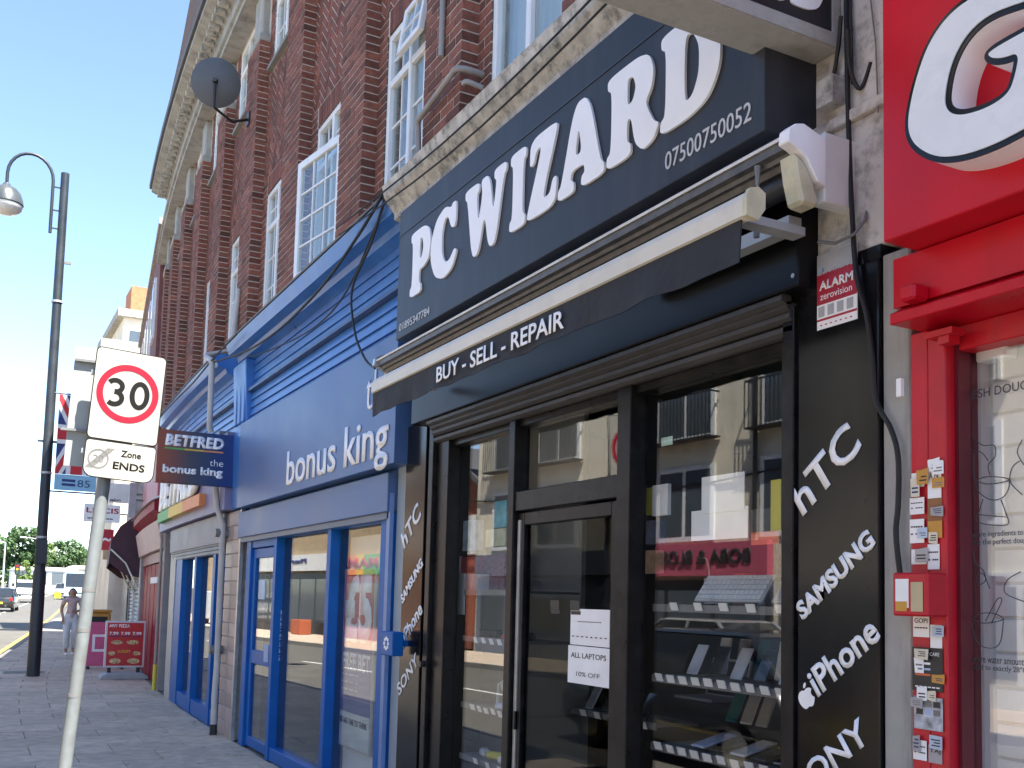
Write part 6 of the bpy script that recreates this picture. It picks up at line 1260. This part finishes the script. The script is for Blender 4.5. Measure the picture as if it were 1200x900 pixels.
# ================================================================ across the road (mirrored in the glass)
OD = -12.62
def OB(mb, name, m, p, **k): return WB(mb, name, m, p, **k)
ocb = TW('cream_building', 'cream rendered block with dark balconies across the road', 'building', 20, OD-4, 0)
XO = PATH(19)[0]-12.6
CE = op(561, 560)[0]
OB(MB().sbox(OD-9, OD, 6, CE, 0, 8.3), 'wall', CREAMR, ocb)
OB(MB().sbox(OD, OD+.3, 6, CE, 8.1, 8.45), 'parapet', STONE2, ocb)
IRON = mat('black_iron', (.015, .015, .016), .5)
yA, zA_ = rp(792, 522, XO); yB, zB_ = rp(862, 461, XO)
for q in (yB-6.6, yB-3.2, yB, yA+2.6, yA+5.0):
    for z0 in (zA_+.05, zA_-2.35):
        w_ = OB(MB().box(OD-.02, OD+.04, q, q+1.9, z0-.02, z0+1.75), 'window', UPVC, ocb); OB(MB().box(OD+.04, OD+.046, q+.12, q+.9, z0+.1, z0+1.65).box(OD+.04, OD+.046, q+1.0, q+1.78, z0+.1, z0+1.65), 'pane', MATS['window_dark'], w_)
        if z0 < zA_: continue
        b_ = MB().box(OD+.02, OD+.36, q-.15, q+2.05, z0-.06, z0-.02).box(OD+.33, OD+.36, q-.15, q+2.05, z0+1.0, z0+1.04).box(OD+.05, OD+.36, q-.15, q-.12, z0+1.0, z0+1.04).box(OD+.05, OD+.36, q+2.02, q+2.05, z0+1.0, z0+1.04)
        for k_ in range(20): b_.box(OD+.335, OD+.355, q-.14+k_*.115, q-.12+k_*.115, z0-.02, z0+1.0)
        OB(b_, 'balcony', IRON, ocb)
for q in (yB-1.2, yA+1.3): OB(MB().tube([(OD+.08, q, 3.2), (OD+.08, q, 8.0)], .05, 8), 'downpipe', DARK, ocb)
for i in range(6): OB(MB().tube([(OD+.04, 12+i*.0+q*3, 4.9-.5*sin(pi*q/6)) for q in range(7)], .025, 6), 'wall_cable', CABLE, ocb) if i == 0 else None
def osign(label, s0, s1, z0, z1, m, body, tm_, fw2=.8, fh2=.5, parent=None):
    t = TW('fascia_sign', label, 'sign', (s0+s1)/2, OD, z0); OB(MB().sbox(OD+.02, OD+.2, s0, s1, z0, z1), 'board', m, t)
    if not body: return t
    w_ = (s1-s0)*fw2; put(text_mesh(body, w_, (z1-z0)*fh2, tm_, .02, bold=.03), 'lettering', t, ACROSS, W(OD+.201, s0+(s1-s0)*(1-fw2)/2, z0+(z1-z0)*.35), -theta((s0+s1)/2)); return t
sy0, sz0 = rp(914, 673, XO); sy1, sz1 = rp(768, 645, XO)
osign('pink fascia sign with dark capital lettering across the road', sy0-.2, sy1+.2, sz0, sz0+.75, PINK, 'BOBA & BLOSSOM', DARK, .82, .45)
def oshop(label, s0, s1, zt, m):
    t = TW('shop_front', label, 'shop', (s0+s1)/2, OD, 0); OB(MB().sbox(OD+.0, OD+.1, s0, s1, 0, zt), 'frame', m, t)
    n_ = max(2, int((s1-s0)/1.5))
    for k_ in range(n_): a = s0+.15+(s1-s0-.3)*k_/n_; OB(MB().box(OD+.1, OD+.12, a, a+(s1-s0-.3)/n_-.15, .5, zt-.25), 'pane', MATS['window_dark'], t)
    return t
oshop('dark bubble tea shop front under the pink sign across the road', sy0-.2, sy1+.2, sz0-.1, DARK)
oshop('grey shop front across the road next to the bubble tea shop', sy1+.5, CE-.2, 2.3, GREYB); osign('plain grey fascia sign across the road beside the pink one', sy1+.5, CE-.2, 2.35, 3.0, GREYB, '', WHITE, .2, .4)
oshop('white shop front across the road opposite the red shop', 6.2, sy0-.5, 2.3, WHITE)
HA, HB_ = CE+.3, op(470, 560)[0]; HM = (HA+HB_)/2
gh = TW('brick_house', 'red brick gabled house across the road past the cream block', 'house', HM, OD-4, 0)
ZE = op(556, 575)[1]; ZR = max(ZE+1.2, op(545, 548)[1]+.6)
OB(MB().sbox(OD-9, OD-.6, HA, HB_, 0, ZE), 'wall', mat('orange_red_brick', (.3, .09, .05), .9, .2, 8), gh); OB(MB().prism([(HA, ZE), (HB_, ZE), (HM, ZR)], OD-9, OD-.6, 0), 'gable', MATS['orange_red_brick'], gh)
OB(MB().prism([(HA-.3, ZE-.1), (HM, ZR+.2), (HB_+.3, ZE-.1), (HB_+.3, ZE+.08), (HM, ZR+.4), (HA-.3, ZE+.08)], OD-9.2, OD-.3, 0), 'roof', mat('grey_slate', (.1, .1, .11), .8), gh)
for q in (HA+.6, HM, HB_-1.5): OB(MB().box(OD-.62, OD-.55, q, q+.9, ZE-2, ZE-.7), 'window', UPVC, gh)
m0, mz0 = op(455, 673); m1, mz1 = op(400, 652); p0_, _ = op(382, 668); p1_, _ = op(330, 668); pz0, pz1 = op(360, 669)[1], op(360, 650)[1]
oshop('pink framed shop front under the rainbow sign across the road', m0, m1, mz0-.05, mat('pale_pink_frame', (.5, .3, .32), .6))
t = osign('orange yellow green fascia sign across the road', m0, m1, mz0, mz1, MATS['yellow_bar'], 'MAMA', REDV, .8, .5)
for q0, q1, m in ((m1-(m1-m0)*.45, m1, MATS['orange_bar']), (m0, m0+(m1-m0)*.4, MATS['green_bar'])): OB(MB().sbox(OD+.2, OD+.204, q0, q1, mz0, mz1), 'colour_panel', m, t)
oshop('dark shop front under the white pharmacy sign across the road', m1+.3, p1_+3, pz0-.1, DARK); osign('white pharmacy fascia sign across the road', m1+.3, p1_+3, pz0, pz1, WHITE, 'Pharmacy', NAV, .4, .4)
orow = TW('brick_building', 'long sandy brick terrace across the road above the far shops', 'building', m1, OD-4, 0); OB(MB().sbox(OD-9, OD, HB_+.1, 64, 0, 6.9), 'wall', mat('sandy_brick', (.4, .3, .18), .9, .2, 5), orow)
q = HB_+1.5
while q < 62:
    w_ = OB(MB().box(OD-.02, OD+.05, q, q+1.2, 4.8, 6.4), 'window', UPVC, orow); OB(MB().box(OD+.05, OD+.055, q+.1, q+1.1, 4.9, 6.3), 'pane', MATS['window_dark'], w_); q += 3
cq, _ = op(370, 735)
tag(WB(MB().box(OD+.4, OD+.9, cq-.5, cq+.4, .005, .6), 'crate_stack', mat('crate_orange', (.4, .1, .04), .7), None, bevel=.02), 'orange crates outside the pharmacy across the road', 'crate')
ob2 = TW('brick_building', 'unseen brick terrace across the road, added for bounced light and reflections', 'building', -8, OD-4, 0); OB(MB().sbox(OD-9, OD, -24, 5.8, 0, 7.2), 'wall', MATS['plain_brick'], ob2)  # out of view; added to bounce light back, height cut to open the sky
for q in range(-22, 5, 3):
    for z0 in (4.4,): w_ = OB(MB().box(OD-.02, OD+.05, q, q+1.2, z0, z0+1.6), 'window', UPVC, ob2); OB(MB().box(OD+.05, OD+.055, q+.1, q+1.1, z0+.1, z0+1.5), 'pane', MATS['window_dark'], w_)
osign('white and blue fascia sign across the road under the brick terrace', -20, 5, 2.5, 3.3, GREYB, '', WHITE, .2, .5)
# ---------------------------------------------------------------- small things on the pavement
_r = ray(18, 788); _t = -CAMH/_r.z; mc = T('inspection_cover', 'dark rectangular inspection cover set in the pavement beside the lamp column', 'cover', (_r.x*_t+.15, _r.y*_t, .004), rz=-theta(20))
MB().box(-.32, .32, -.25, .25, 0, .006).build('plate', mat('cast_iron', (.06, .055, .05), .6, .3, 14, bump=.4, bscale=60), mc, bevel=.002)
MB().box(-.36, -.325, -.29, .29, -.004, .004).box(.325, .36, -.29, .29, -.004, .004).box(-.325, .325, -.29, -.255, -.004, .004).box(-.325, .325, .255, .29, -.004, .004).build('frame', mat('worn_iron', (.15, .13, .11), .6, .3, 14), mc)
LIT = mat('litter_paper', (.6, .58, .52), .8, .2, 20)
for i, (u, v, lb) in enumerate(((232, 848, 'crumpled scrap of paper at the foot of the second betting shop'), (63, 765, 'small white scrap of litter on the pavement near the lamp column'))):
    _r = ray(u, v); _t = -CAMH/_r.z; q = MB(); random.seed(40+i)
    vs = [(random.uniform(-.05, .05), random.uniform(-.04, .04), random.uniform(0, .025)) for _ in range(7)]
    q.add(vs, [(0, 1, 2), (1, 2, 3), (2, 3, 4), (3, 4, 5), (4, 5, 6), (0, 2, 5)]); o = q.build('litter', LIT, None); o.location = (min(_r.x*_t, PATH(_r.y*_t)[0]-.1), _r.y*_t, .004); tag(o, lb, 'litter')
